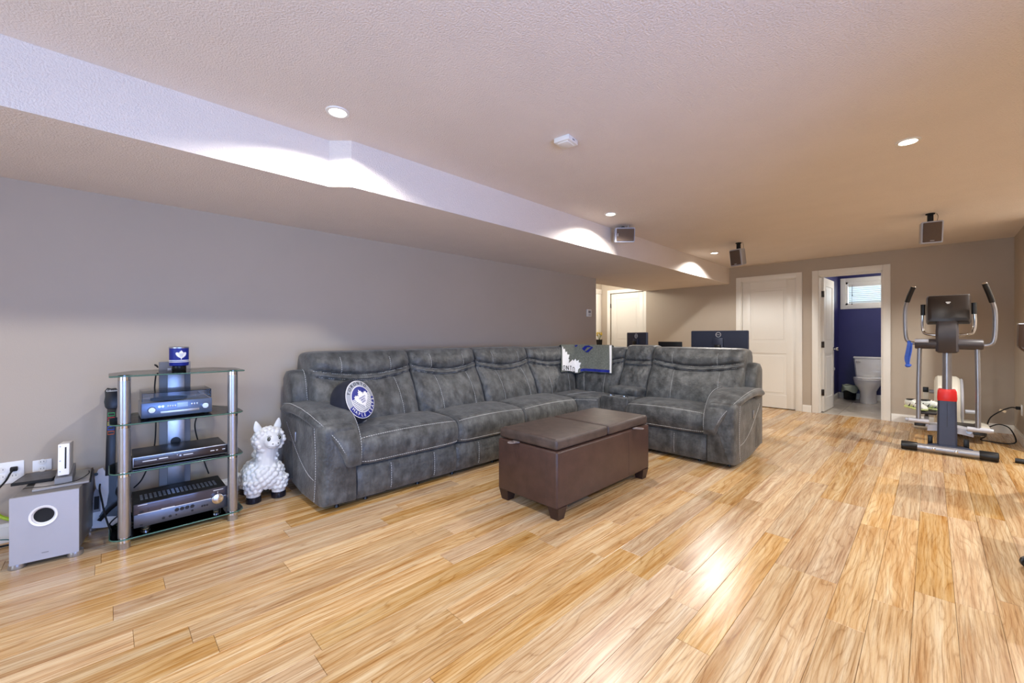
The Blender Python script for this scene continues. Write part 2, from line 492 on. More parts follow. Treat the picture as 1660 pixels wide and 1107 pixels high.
# wide window behind the camera
wn = thing('window_2', 'wide white-framed window in the right wall behind the camera', 'window', (XR2, (WY0 + WY1) / 2, WZ0), kind='structure')
b = B(); hw = (WY1 - WY0) / 2; hh = WZ1 - WZ0
for y0, y1, z0, z1 in ((-hw - .06, -hw + .04, -.06, hh + .06), (hw - .04, hw + .06, -.06, hh + .06), (-hw, hw, -.06, .04), (-hw, hw, hh - .04, hh + .06), (-.03, .03, 0, hh)):
    b.box(-.015, .06, y0, y1, z0, z1, .004)
b.build('window_frame', M_white, wn)
B().box(.05, .056, -hw, hw, 0, hh).build('pane', M_pane, wn)

wn = thing('window_3', 'wide glazed patio door in the near wall behind the camera', 'window', ((GX0 + GX1) / 2, YN, GZ0), kind='structure')
b = B(); hw = (GX1 - GX0) / 2; hh = GZ1 - GZ0
for x0, x1, z0, z1 in ((-hw - .06, -hw + .05, -.06, hh + .06), (hw - .05, hw + .06, -.06, hh + .06), (-hw, hw, -.06, .06), (-hw, hw, hh - .05, hh + .06), (-.04, .04, 0, hh)):
    b.box(x0, x1, -.06, .015, z0, z1, .004)
b.build('window_frame', M_white, wn)
B().box(-hw, hw, -.056, -.05, 0, hh).build('pane', M_pane, wn)
# ---- baseboards
def baseboard(segs, name, label):
    b = B()
    for x0, y0, x1, y1, nx, ny in segs:      # run, and the direction the board faces
        t = .013
        if abs(ny) > 0: b.box(min(x0, x1), max(x0, x1), min(y0, y0 + ny * t), max(y0, y0 + ny * t), 0, .088); b.box(min(x0, x1), max(x0, x1), min(y0, y0 + ny * t * .55), max(y0, y0 + ny * t * .55), .088, .105)
        else: b.box(min(x0, x0 + nx * t), max(x0, x0 + nx * t), min(y0, y1), max(y0, y1), 0, .088); b.box(min(x0, x0 + nx * t * .55), max(x0, x0 + nx * t * .55), min(y0, y1), max(y0, y1), .088, .105)
    return struct(b.build(name, M_white), label, 'baseboard')
baseboard([(XL, YN, XL, 5.37, 1, 0)], 'baseboard_left', 'white baseboard along the greige left wall')
baseboard([(-3.93, YB, D1[0] - .08, YB, 0, -1), (D1[1] + .08, YB, D2[0] - .085, YB, 0, -1), (D2[1] + .085, YB, XR, YB, 0, -1)], 'baseboard_back', 'white baseboard along the back wall')
baseboard([(XR, 6.5, XR, YB, -1, 0)], 'baseboard_right', 'white baseboard at the right wall corner')

# ---- doors
def door_leaf(parent, w, h, hand=1, knob=True, knob_z=.95):
    kx = w - .06 if hand > 0 else .06
    """leaf in local coords: hinge at x=0, x to w, thickness y 0..0.035, two recessed panels with raised fields"""
    t = .035; st = .115; r1 = (.0, .20); r2 = (.86, 1.04); r3 = (h - .12, h)
    b = B()
    b.box(0, st, 0, t, 0, h, .002); b.box(w - st, w, 0, t, 0, h, .002)
    for z0, z1 in (r1, r2, r3): b.box(st, w - st, 0, t, z0, z1, .0)
    leaf = b.build('leaf', M_white, parent)
    for z0, z1 in ((.20, .86), (1.04, h - .12)):
        c = B()
        c.box(st, w - st, .007, t - .007, z0, z1)
        c.box(st + .035, w - st - .035, .003, t - .003, z0 + .035, z1 - .035, .007, 1)
        for yy in (0.006, t - .006):
            m = .012
            c.tube([(st, yy, z0), (w - st, yy, z0), (w - st, yy, z1), (st, yy, z1)], .0055, 6, True)
        c.build('panel', M_white, leaf)
    if knob:
        for sgn, yy in ((-1, 0), (1, t)):
            k = B()
            k.lathe([(.030, 0), (.030, .006), (.012, .012), (.011, .030), (.024, .038), (.029, .052), (.024, .066), (.004, .072)], 20,
                    M=Matrix.Translation((kx, yy, knob_z)) @ Matrix.Rotation(PI / 2 * (1 if sgn < 0 else -1), 4, 'X'))
            k.build('knob', M_chrome, leaf)
    return leaf

def casing(parent, w, h, y, cw=.078):
    """flat white casing around an opening 0..w, front face facing -y at local y"""
    for nm, x0, x1, z0, z1 in (('casing', -cw, 0, 0, h + cw), ('casing', w, w + cw, 0, h + cw), ('casing', 0, w, h, h + cw)):
        b = B()
        b.box(x0, x1, y - .016, y, z0, z1, .004)
        b.build(nm, M_white, parent)
        
def jamb(parent, w, h, d):
    b = B(); b.box(-.0, .012, -.002, d, 0, h); b.box(w - .012, w, -.002, d, 0, h); b.box(0, w, -.002, d, h - .012, h)
    b.box(.012, .022, .05, .08, 0, h - .012); b.box(w - .022, w - .012, .05, .08, 0, h - .012); b.box(.012, w - .012, .05, .08, h - .022, h - .012)
    return b.build('jamb', M_white, parent)

d = thing('door_1', 'closed white two-panel door left of the bathroom doorway', 'door', (D1[0], YB, 0), kind='structure')
w_ = D1[1] - D1[0]
casing(d, w_, 2.045, 0); jamb(d, w_, 2.045, .12)
lf = door_leaf(d, w_ - .03, 2.02, hand=-1); lf.location = (.015, .014, .012)

d = thing('door_2', 'white two-panel bathroom door standing open inwards with a chrome knob', 'door', (D2[0], YB, 0), kind='structure')
w_ = D2[1] - D2[0]
casing(d, w_, 2.045, 0); jamb(d, w_, 2.045, .12)
lf = door_leaf(d, w_ - .03, 2.015, knob=True, knob_z=.93)
lf.location = (.048, .122, .012); lf.rotation_euler = (0, 0, math.radians(87.5))
for z in (.30, 1.02, 1.78):
    b = B(); b.box(.0135, .046, .100, .128, z - .045, z + .045, .002); b.cyl((.047, .118, z - .047), (.047, .118, z + .047), .006, n=8)
    b.build('hinge', M_steel, d)

d = thing('door_3', 'brightly lit white panel door at the end of the hallway nook', 'door', (-4.775, YH, 0), kind='structure')
casing(d, .765, 2.045, 0, .07)
lf = door_leaf(d, .735, 2.02, knob=True); lf.location = (.015, .012, .012)
b = B(); b.box(.001, .016, -.008, .011, 1.74, 1.83, .001); b.build('hinge', M_steel, d)

# white casing on the hallway side wall
b = B(); b.box(XH, XH + .016, 7.42, 7.60, 0, 2.045, .003); b.box(XH, XH + .022, 6.5, 7.60, 2.05, 2.15, .003)
struct(b.build('trim_1', M_white), 'white door casing on the hallway side wall left of the lit door', 'trim')

# ---- bathroom
BX0, BX1, BY0, BY1, BH = -1.215, 0.55, YB + .12, 9.735, 2.27
fl = B().box(BX0 - .1, BX1 + .1, YB + .02, BY1 + .1, -.10, -.008).build('floor_bathroom', M_grout)
struct(fl, 'grey tiled bathroom floor beyond the doorway', 'floor')
TX, TY = .606, .303
ty = YB + .02
i = 0
while ty < BY1:
    tx = -0.957 - TX
    while tx < BX1:
        x0, x1, y0, y1 = max(tx, BX0) + .003, min(tx + TX, BX1) - .003, ty + .003, min(ty + 2 * TY, BY1) - .003
        if x1 - x0 > .03 and y1 - y0 > .03:
            B().box(-(x1 - x0) / 2, (x1 - x0) / 2, -(y1 - y0) / 2, (y1 - y0) / 2, -.008, .001, .001, 1).build('tile', M_tile, fl, 0, ((x0 + x1) / 2, (y0 + y1) / 2, 0))
        tx += TX
    ty += 2 * TY
struct(B().box(BX0 - .1, BX0, BY0, BY1, 0, BH).build('wall_bathroom_left', M_blue), 'navy side wall of the bathroom behind the open door', 'wall')
b = B(); VX0, VX1, VZ0, VZ1 = -1.11, -.12, 1.72, 2.135
b.box(BX0 - .1, VX0, BY1, BY1 + .14, 0, BH); b.box(VX1, BX1 + .1, BY1, BY1 + .14, 0, BH); b.box(VX0, VX1, BY1, BY1 + .14, 0, VZ0); b.box(VX0, VX1, BY1, BY1 + .14, VZ1, BH)
struct(b.build('wall_bathroom_back', M_blue), 'navy bathroom wall under the small window', 'wall')
struct(B().box(BX1, BX1 + .1, BY0, BY1, 0, BH).build('wall_bathroom_right', M_blue), 'navy side wall of the bathroom right of the toilet', 'wall')
b = B(); b.box(BX0 - .08, D2[0] - .001, BY0, BY0 + .012, 0, BH); b.box(D2[1] + .001, BX1, BY0, BY0 + .012, 0, BH); b.box(D2[0], D2[1], BY0, BY0 + .012, 2.046, BH)
struct(b.build('wall_bathroom_front', M_blue), 'navy inner face of the wall around the bathroom doorway', 'wall')
struct(B().box(BX0 - .1, BX1 + .1, YB + .121, BY1 + .14, BH, BH + .08).build('ceiling_bathroom', M_ceil), 'white bathroom ceiling', 'ceiling')
baseboard([(BX0, BY0 + .05, BX0, BY1, 1, 0), (BX0, BY1, BX1, BY1, 0, -1)], 'baseboard_bathroom', 'white baseboard around the navy bathroom walls')

wn = thing('window_1', 'small white-framed bathroom window with a lowered slatted blind', 'window', (VX0, BY1, VZ0), kind='structure')
ww, wh = VX1 - VX0, VZ1 - VZ0
b = B(); cw = .075
b.box(-cw, 0, -.018, 0, -cw, wh + cw, .003); b.box(ww, ww + cw, -.018, 0, -cw, wh + cw, .003); b.box(0, ww, -.018, 0, -cw, 0, .003); b.box(0, ww, -.018, 0, wh, wh + cw, .003)
b.build('casing', M_white, wn)
b = B(); f = .03
b.box(0, f, 0, .12, 0, wh); b.box(ww - f, ww, 0, .12, 0, wh); b.box(0, ww, 0, .12, 0, f); b.box(0, ww, 0, .12, wh - f, wh)
b.build('window_frame', M_white, wn)
B().box(f, ww - f, .095, .101, f, wh - f).build('pane', M_pane, wn)
B().box(f + .004, ww - f - .004, .006, .05, wh - f - .055, wh - f, .003).build('blind_headrail', M_white, wn)
M_slat = mat('white_blind_slat', srgb(236, 240, 240), 0.5, var=0.01)
_nt = M_slat.node_tree; _tl = _nt.nodes.new('ShaderNodeBsdfTranslucent'); _tl.inputs[0].default_value = (.86, .93, .95, 1)
_mx = _nt.nodes.new('ShaderNodeMixShader'); _mx.inputs[0].default_value = .12
_nt.links.new(_nt.nodes['Principled BSDF'].outputs[0], _mx.inputs[1]); _nt.links.new(_tl.outputs[0], _mx.inputs[2]); _nt.links.new(_mx.outputs[0], _nt.nodes['Material Output'].inputs[0])
ns = 9
sl = B().box(-(ww / 2 - f - .006), ww / 2 - f - .006, -.021, .021, -.0012, .0012).mesh('slat', 0); sl.materials.append(M_slat)
for i in range(ns):
    z = f + .018 + i * (wh - 2 * f - .075) / (ns - 1)
    link('slat', sl, wn, (ww / 2, .030, z), (math.radians(-36), 0, 0))
b = B(); b.tube([(.09, .006, wh - f - .05), (.09, .004, f - .005)], .0018, 6); b.lathe([(.003, 0), (.008, .004), (.009, .016), (.004, .028)], 10, (.09, .004, f - .03)); b.tube([(.094, .005, wh - .05), (.095, .0, .18)], .0018, 6); b.lathe([(.003, 0), (.007, .004), (.007, .014), (.003, .024)], 10, (.095, 0, .16))
b.build('blind_cord', M_matte, wn)

# ================================================================== CEILING LIGHTS, SEEN AND UNSEEN
def pot_light(x, y, label, z=H, power=None, visible=True):
    t = thing('recessed_light', label, 'ceiling light', (x, y, z), group='recessed ceiling lights')
    B().lathe([(.040, -.001), (.043, -.006), (.056, -.0055), (.0585, -.001), (.0585, 0.0), (.040, 0.0)], 32).build('trim_ring', M_white, t)
    B().lathe([(.0005, -.0045), (.030, -.0045), (.0395, -.002), (.0395, 0), (.0005, 0)], 28).build('bulb', M_lamp, t)
    l = bpy.data.lights.new('bulb_light', 'SPOT'); l.energy = power or POT_W; l.color = POT_COL
    l.spot_size = math.radians(152); l.spot_blend = 0.35; l.shadow_soft_size = 0.03
    o = bpy.data.objects.new('bulb_light', l); COL.objects.link(o); o.parent = t; o.location = (0, 0, -.012)
    return t
pot_light(-2.15, 0.85, 'glowing recessed ceiling light nearest the camera, beside the soffit jog')
pot_light(-2.135, 3.41, 'glowing recessed ceiling light beside the speaker on the soffit')
pot_light(-2.12, 6.04, 'small far recessed ceiling light near the end of the soffit', power=85.0)
pot_light(-0.097, 3.40, 'recessed ceiling light alone on the open right side of the ceiling')
pot_light(-0.10, 0.85, 'recessed ceiling light overhead beside the camera')
pot_light(1.10, 3.40, 'added recessed fill light out of view beyond the right edge', power=75.0)  # unseen lamp added to brighten the far half of the room
pot_light(1.10, 5.70, 'added recessed fill light out of view beside the trainer corner', power=165.0)  # unseen lamp added to lift the dim back wall and far ceiling
pot_light(-2.15, -1.70, 'recessed ceiling light behind the camera near the soffit')
pot_light(-0.10, -1.70, 'recessed ceiling light behind the camera on the open side')

t = thing('hallway_light', 'round flush ceiling light in the hallway nook', 'ceiling light', (-4.50, 6.7, H))
B().lathe([(.001, -.02), (.15, -.02), (.15, 0), (.001, 0)], 32).build('base', M_white, t)
B().lathe([(.001, -.115), (.06, -.108), (.11, -.08), (.135, -.03), (.135, -.02), (.001, -.02)], 32).build('dome', M_lamp, t)
l = bpy.data.lights.new('dome_light', 'POINT'); l.energy = HALL_W; l.color = (1.0, .93, .80); l.shadow_soft_size = .05
o = bpy.data.objects.new('dome_light', l); COL.objects.link(o); o.parent = t; o.location = (0, 0, -.16)

t = thing('bathroom_light', 'round flush ceiling light inside the bathroom', 'ceiling light', (-.3, 8.6, BH))
B().lathe([(.001, -.02), (.15, -.02), (.15, 0), (.001, 0)], 32).build('base', M_white, t)
B().lathe([(.001, -.10), (.06, -.095), (.11, -.07), (.135, -.03), (.135, -.02), (.001, -.02)], 32).build('dome', M_lamp, t)
l = bpy.data.lights.new('dome_light', 'POINT'); l.energy = BATH_W; l.color = (1.0, .92, .80); l.shadow_soft_size = .05
o = bpy.data.objects.new('dome_light', l); COL.objects.link(o); o.parent = t; o.location = (0, 0, -.15)

# ================================================================== SECTIONAL SOFA
sofa = thing('sectional_sofa', 'large charcoal faux-suede L-shaped reclining sectional sofa with pale stitching', 'sofa', (-3.0, 2.4, 0))
OX, OY = -3.0, 2.4
BXP, BYP = -3.575, 4.645           # back planes of the two runs
def mapL(p):   # u = world y along the left run, d = distance from the back plane
    return (BXP + p[1] - OX, p[0] - OY, p[2])
def mapR(p):   # u = world x along the far run
    return (p[0] - OX, BYP - p[1] - OY, p[2])

SEAMS = (.27, .76)
def back_front(s, z, z0, zt, plain, L, style=0):
    base = .485 - .43 * (z - .46)
    q = 2 * s - 1
    if style == 1:      # plain console back with two straight bands
        zb = .84; hb = .02
    else:
        zb = .815 + .055 * abs(q) ** 1.7; hb = .021
    if z < zb - hb:
        t = max(0, (z - z0) / (zb - hb - z0)); bul = .052 * max(0, math.sin(PI * min(1, t))) ** .65
    elif z <= zb + hb:
        t = (z - zb) / hb; bul = .006 + .030 * (1 - abs(t) ** 4)
    else:
        t = (z - zb - hb) / (zt - zb - hb); bul = .062 * max(0, math.sin(PI * (.08 + .84 * min(1, t)))) ** .75
        if t < .1: bul *= t / .1
    if not plain:
        for k, s0 in enumerate(SEAMS):
            off = (.03 if z < zb else 0)
            bul -= .010 * math.exp(-((s - s0 - off) * L / .014) ** 2) * (1 if abs(z - zb) > hb else 0)
    e = (1 - min(1, abs(q)) ** (8 * L / .8)) ** .5
    wr = .004 * math.sin(37 * s + 21 * z + 3 * L) * math.sin(53 * z + 11 * s)
    return base + bul * (.35 + .65 * e) - .045 * (1 - e) + wr

def back_cushion(u0, u1, mp, zt=1.03, plain=False, style=0, mitre=None, name='back_cushion'):
    L = abs(u1 - u0); n = 36; secs = []; z0 = .45; dz = []
    zs = [z0 + (zt - .035 - z0) * k / 44 for k in range(45)]
    def pt(s, d, z):
        if mitre: 
            far = mitre(d)
            return Vector(mp((u0 + s * (far - u0), d, z)))
        return Vector(mp((u0 + s * (u1 - u0), d, z)))
    def ef(s): return (1 - min(1, abs(2 * s - 1)) ** 14) ** .5
    for i in range(n + 1):
        s = .0 + i / n
        s = .5 - .5 * math.cos(PI * (0.06 + .88 * s)) / math.cos(PI * .06)
        s = min(1, max(0, s))
        e = ef(s); top = zt - .03 * (1 - e)
        loop = []
        for z in zs: loop.append(pt(s, back_front(s, min(z, top - .03), z0, zt, plain, L, style), min(z, top - .03)))
        dF = back_front(s, top - .035, z0, zt, plain, L, style)
        for a in range(1, 7):
            th = PI * a / 7
            loop.append(pt(s, dF / 2 + .02 + (dF / 2 - .02) * math.cos(th), top - .035 + .035 * math.sin(th) ** .6))
        loop.append(pt(s, .03, top - .06)); loop.append(pt(s, .02, z0))
        secs.append(loop)
    b = B().loft(secs)
    o = b.build(name, M_sofa, sofa, 60)
    # stitching
    st = B()
    def P(s, z, off=.0015): return pt(s, back_front(s, z, z0, zt, plain, L, style) + off, z)
    def zb(s): return .84 if style == 1 else .815 + .055 * abs(2 * s - 1) ** 1.7
    for k in (-1, 1):
        dashes(st, [P(.03 + .94 * i / 40, zb(.03 + .94 * i / 40) + k * .019) for i in range(41)])
    if not plain:
        for s0 in SEAMS:
            for q in (-.006, ):
                dashes(st, [P(s0 + q, zb(s0) + .03 + (zt - .045 - zb(s0) - .03) * i / 12, .004) for i in range(13)])
                dashes(st, [P(s0 + .03 + q + .02 * math.sin(PI * .5 * (1 - i / 16)), z0 + .02 + (zb(s0) - .03 - z0 - .02) * i / 16, .004) for i in range(17)])
    st.build('stitching', M_stitch, o, 0)['kind'] = 'stuff'
    return o

def seat_cushion(u0, u1, mp, d1=.885):
    L = u1 - u0; n = 26; secs = []
    prof = [(.30, .26), (d1 - .06, .262), (d1 - .02, .272), (d1 - .002, .30), (d1 + .006, .35), (d1 + .002, .40), (d1 - .012, .438), (d1 - .035, .462), (d1 - .07, .476), (d1 - .13, .486), (.62, .494), (.50, .496), (.40, .49), (.30, .48)]
    for i in range(n + 1):
        s = .5 - .5 * math.cos(PI * i / n)
        q = abs(2 * s - 1); e = (1 - min(1, q) ** 9) ** .5
        loop = []
        for d, z in prof:
            zc = z + (.012 * math.cos(PI * q / 2) if z > .44 else 0)
            zc = .37 + (zc - .37) * (.80 + .20 * e)
            dc = d - .028 * (1 - e) * (1 if d > .6 else 0)
            loop.append(Vector(mp((u0 + s * L, dc, zc))))
        secs.append(loop)
    o = B().loft(secs).build('seat_cushion', M_sofa, sofa, 60)
    st = B()
    for d, z in ((d1 - .020, .458), (d1 + .002, .292)):
        path = []
        for i in range(41):
            s = .02 + .96 * i / 40; q = abs(2 * s - 1); e = (1 - q ** 9) ** .5
            zc = z + (.012 * math.cos(PI * q / 2) if z > .44 else 0); zc = .37 + (zc - .37) * (.80 + .20 * e)
            path.append(mp((u0 + s * L, d - .028 * (1 - e) + .002, zc + .002)))
        dashes(st, path)
    st.build('stitching', M_stitch, o, 0)['kind'] = 'stuff'
    return o

def foot_panel(u0, u1, mp, seams):
    L = u1 - u0; n = 40; secs = []
    prof = [(.40, .034), (.82, .034), (.838, .045), (.850, .09), (.855, .14), (.850, .20), (.835, .255), (.80, .275), (.40, .275)]
    def dip(s): return sum(.012 * math.exp(-((s - a) * L / .012) ** 2) for a in seams)
    for i in range(n + 1):
        s = i / n; q = abs(2 * s - 1); e = (1 - min(1, q) ** 30) ** .5
        secs.append([Vector(mp((u0 + s * L, d - (dip(s) + .012 * (1 - e) if d > .6 else 0), z))) for d, z in prof])
    o = B().loft(secs).build('footrest_panel', M_sofa, sofa, 60)
    st = B()
    for a in seams:
        dashes(st, [mp((u0 + a * L + .012, .852 if .07 < z < .22 else .842, z)) for z in (.06, .09, .14, .20, .24)])
    st.build('stitching', M_stitch, o, 0)['kind'] = 'stuff'

def arm(flip, mp):
    """flip(u) gives the run coordinate for u measured outwards from the inner face"""
    m = lambda p: mp((flip(p[0]), p[1], p[2]))
    b = B(); W_ = .245
    # body: lofted front to back, rounded outer edges and front
    secs = []
    for d, g in ((.06, .03), (.075, .012), (.10, 0), (.45, 0), (.70, 0), (.79, .002), (.825, .012), (.845, .028), (.855, .055)):
        lo, hi = .028 + g * .5, .575 - g * .8
        if d < .12: lo += .05
        u0, u1 = .004 + g * .25, W_ - g * .7
        r = .045; loop = []
        for cx, cz, a0 in ((u1 - r, hi - r, 0), (u0 + r, hi - r, 90), (u0 + .012, lo + .012, 180), (u1 - .02, lo + .02, 270)):
            rr = r if a0 < 180 else .012
            for k in range(5):
                a = math.radians(a0 + 22.5 * k)
                loop.append(Vector(m((cx + rr * math.cos(a), d, cz + rr * math.sin(a)))))
        secs.append(loop)
    body = B().loft(secs).build('arm', M_sofa, sofa, 60)
    st = B()
    for d in (.735,):
        dashes(st, [m((W_ + .002, d + .03 * math.sin(PI * k / 16) , .06 + .50 * k / 16)) for k in range(17)])
    dashes(st, [m((W_ + .002, .16 + .58 * (k / 20), .50 - .30 * math.sin(PI / 2 * k / 20))) for k in range(21)])
    st.build('stitching', M_stitch, body, 0)['kind'] = 'stuff'
    # pad that rolls over the front
    path = smoothpath([(.10, .595, 0), (.30, .622, 0), (.50, .622, 0), (.63, .608, 0), (.735, .572, 0), (.805, .515, 0), (.850, .445, 0), (.868, .365, 0), (.866, .285, 0)], 4)
    wid = [(-.020, .275), (-.024, .285), (-.024, .290), (-.022, .285), (-.020, .262), (-.018, .215), (-.016, .160), (-.013, .115), (-.010, .085)]
    secs = []; tot = len(path); stl = [[], []]
    for i, p in enumerate(path):
        f = i / (tot - 1) * 8; k = min(7, int(f)); fr = f - k
        ui = wid[k][0] * (1 - fr) + wid[k + 1][0] * fr; uo = wid[k][1] * (1 - fr) + wid[k + 1][1] * fr
        a = path[max(0, i - 1)]; c = path[min(tot - 1, i + 1)]; t = (c - a).normalized(); nrm = Vector((-t.y, t.x, 0))
        if i == 0: th = .030
        elif i >= tot - 2: th = .026
        else: th = .044
        cx = (ui + uo) / 2; hw = (uo - ui) / 2; loop = []
        for j in range(20):
            a_ = 2 * PI * j / 20; ca, sa = math.cos(a_), math.sin(a_)
            uu = cx + hw * math.copysign(abs(ca) ** .5, ca); vv = th * math.copysign(abs(sa) ** .75, sa)
            loop.append(Vector(m((uu, p.x + nrm.x * vv, p.y + nrm.y * vv))))
        secs.append(loop)
        for q, uu in enumerate((ui + .25 * .05, uo - .014)):
            vv = th * .80
            stl[q].append(m((uu, p.x + nrm.x * vv, p.y + nrm.y * vv + .003)))
    pad = B().loft(secs).build('arm_pad', M_sofa, sofa, 60)
    st = B()
    for q in stl: dashes(st, q)
    st.build('stitching', M_stitch, pad, 0)['kind'] = 'stuff'
    # control plate on the outer side
    B().box(W_ - .002, W_ + .006, .340, .372, .385, .460, .004, 2).map(m).build('control_plate', M_silver, body)
    # wing behind the arm
    secs = []
    for u, g in ((.030, .02), (.045, .006), (.10, 0), (.215, 0), (.250, .008), (.262, .03)):
        loop = []
        for d, z in ((.03 + g, .10), (.30 - g, .10), (.30 - g, .50), (.275 - g, .70), (.235 - g, .84 - g), (.205 - g, .878 - g), (.16, .892 - g), (.08 + g, .885 - g), (.03 + g, .85 - g)):
            loop.append(Vector(m((u - .02, d, z))))
        secs.append(loop)
    wg = B().loft(secs).build('wing', M_sofa, sofa, 50)
    st = B()
    dashes(st, [m((.14, d + .002, z)) for d, z in ((.30, .60), (.275, .70), (.235, .84), (.205, .88), (.16, .895))])
    st.build('stitching', M_stitch, wg, 0)['kind'] = 'stuff'

arm(lambda u: 1.215 - u, mapL)
arm(lambda u: -1.405 + u, mapR)
# seats, footrests and backs of the left run (u = world y)
for u0, u1 in ((1.215, 2.05), (2.05, 2.83), (2.83, 3.66)):
    seat_cushion(u0, u1, mapL); foot_panel(u0, u1, mapL, (.28, .72))
for u0, u1 in ((1.085, 1.935), (1.935, 2.69), (2.69, 3.47)):
    back_cushion(u0, u1, mapL)
# corner: two mitred backs and the wedge seat
back_cushion(3.47, 4.6, mapL, zt=1.02, mitre=lambda d: 1.07 - (BXP + d) - .004)
back_cushion(-2.525, -3.5, mapR, zt=1.02, mitre=lambda d: BXP + d + .004)
b = B().prism([(x - OX, y - OY) for x, y in ((-3.25, 3.66), (-2.73, 3.66), (-2.665, 3.70), (-2.60, 3.755), (-2.525, 3.79), (-2.525, 4.30), (-3.25, 4.30))], .045, .488, bevel=.022)
ws = b.build('corner_seat', M_sofa, sofa, 50)
st = B()
dashes(st, [(-2.87 - OX, 3.70 - OY, .4895), (-2.86 - OX, 3.95 - OY, .4895), (-2.80 - OX, 4.16 - OY, .4895)])
dashes(st, [(x - OX, y - OY, .455) for x, y in ((-2.735, 3.655), (-2.668, 3.694), (-2.603, 3.747), (-2.53, 3.785))])
st.build('stitching', M_stitch, ws, 0)['kind'] = 'stuff'
# console
B().box(-2.525 - OX, -2.195 - OX, 3.825 - OY, 4.30 - OY, .045, .505, .014, 3).build('console', M_sofa, sofa)
B().box(-2.535 - OX, -2.185 - OX, 3.99 - OY, 4.24 - OY, .500, .590, .032, 4).build('console_lid', M_sofa, sofa, 60)
for x in (-2.44, -2.28):
    B().lathe([(.028, .0), (.028, .002), (.036, .004), (.043, .003), (.043, -.004), (.028, -.004)], 24, (x - OX, 3.905 - OY, .506)).build('cup_holder', M_chrome, sofa)
back_cushion(-2.525, -2.185, mapR, zt=1.045, plain=True, style=1)
# recliner of the far run
seat_cushion(-2.195, -1.405, mapR, d1=.865); foot_panel(-2.195, -1.405, mapR, (.12, .62))
back_cushion(-2.185, -1.255, mapR, zt=1.03)
# inner deck and hidden frame, glides
b = B(); b.box(-3.57 - OX, -2.80 - OX, 1.0 - OY, 4.64 - OY, .06, .44); b.box(-3.4 - OX, -1.2 - OX, 3.90 - OY, 4.64 - OY, .06, .44)
b.box(-3.56 - OX, -3.50 - OX, 1.25 - OY, 4.55 - OY, .4, .90); b.box(-3.45 - OX, -1.40 - OX, 4.57 - OY, 4.63 - OY, .4, .90)
b.build('frame', M_matte, sofa, 0)
gl = B().lathe([(.012, 0), (.016, .004), (.012, .02), (.006, .03), (.006, .07)], 12).mesh('glide'); gl.materials.append(M_black)
for x, y in ((-2.80, 1.10), (-2.80, 1.30), (-2.80, 1.72), (-2.80, 2.05), (-2.80, 2.5), (-2.80, 3.2), (-3.4, 1.1), (-3.4, 2.5), (-2.1, 3.90), (-1.5, 3.90), (-1.25, 3.92), (-1.25, 4.5), (-2.1, 4.5), (-3.4, 4.4)):
    link('glide', gl, sofa, (x - OX, y - OY, 0))

# ================================================================== OTTOMAN
t = thing('storage_ottoman', 'dark brown leather storage ottoman with two padded lids and pull tabs', 'ottoman', (-1.88, 2.56, 0))
hx, hy = .268, .588
body = B().box(-hx, hx, -hy, hy, .075, .432, .014, 3).build('body', M_leather, t)
st = B()
for q in (-.085, ):
    for k in (-.006, .006):
        dashes(st, [(hx + q + k, -hy - .0008, .09 + .325 * i / 10) for i in range(11)], .0009)
dashes(st, [(hx + .0008, .27, .09 + .325 * i / 10) for i in range(11)], .0009)
st.build('seam', M_leather2, body, 0)['kind'] = 'stuff'
for y0, y1 in ((-hy + .006, -.004), (.004, hy - .006)):
    lid = B().box(-hx + .008, hx - .008, y0, y1, .436, .506, .018, 3).build('lid', M_leather2, t, 50)
    st = B()
    e = .017
    dashes(st, [(-hx + .008 + e, y0 + e, .5055), (hx - .008 - e, y0 + e, .5055), (hx - .008 - e, y1 - e, .5055), (-hx + .008 + e, y1 - e, .5055), (-hx + .008 + e, y0 + e, .5055)], .0012, .008, .006)
    st.build('stitching', M_leather, lid, 0)['kind'] = 'stuff'
for sx in (-1, 1):
    for sy in (-1, 1):
        b = B(); cx, cy = sx * (hx - .045), sy * (hy - .055)
        b.loft([[Vector((cx + sx * .002 + a * w, cy + c * w, z)) for a, c in ((-1, -1), (1, -1), (1, 1), (-1, 1))] for z, w in ((0, .030), (.080, .044))])
        b.build('foot', M_wood_dark, t, 0)
M_tab = mat('worn_grey_tab', srgb(128, 118, 116), .45, var=.2)
def tab(M):
    b = B(); b.tube(smoothpath([(-.020, 0, 0), (-.020, -.03, .004), (-.016, -.060, .006), (0, -.072, .006), (.016, -.060, .006), (.020, -.03, .004), (.020, 0, 0)], 4), .0065, 8, flat=.6)
    b.box(-.027, .027, -.012, .004, -.003, .006, .002)
    b.bm.transform(M); b.build('pull_tab', M_tab, t)
tab(Matrix.Translation((-.085, -hy + .002, .434)))
tab(Matrix.Translation((hx - .002, .36, .434)) @ Matrix.Rotation(PI / 2, 4, 'Z'))

# ================================================================== ROUND CUSHION
nrm = Vector((.86, .40, .32)).normalized()
right = Vector((0, 0, 1)).cross(nrm).normalized()
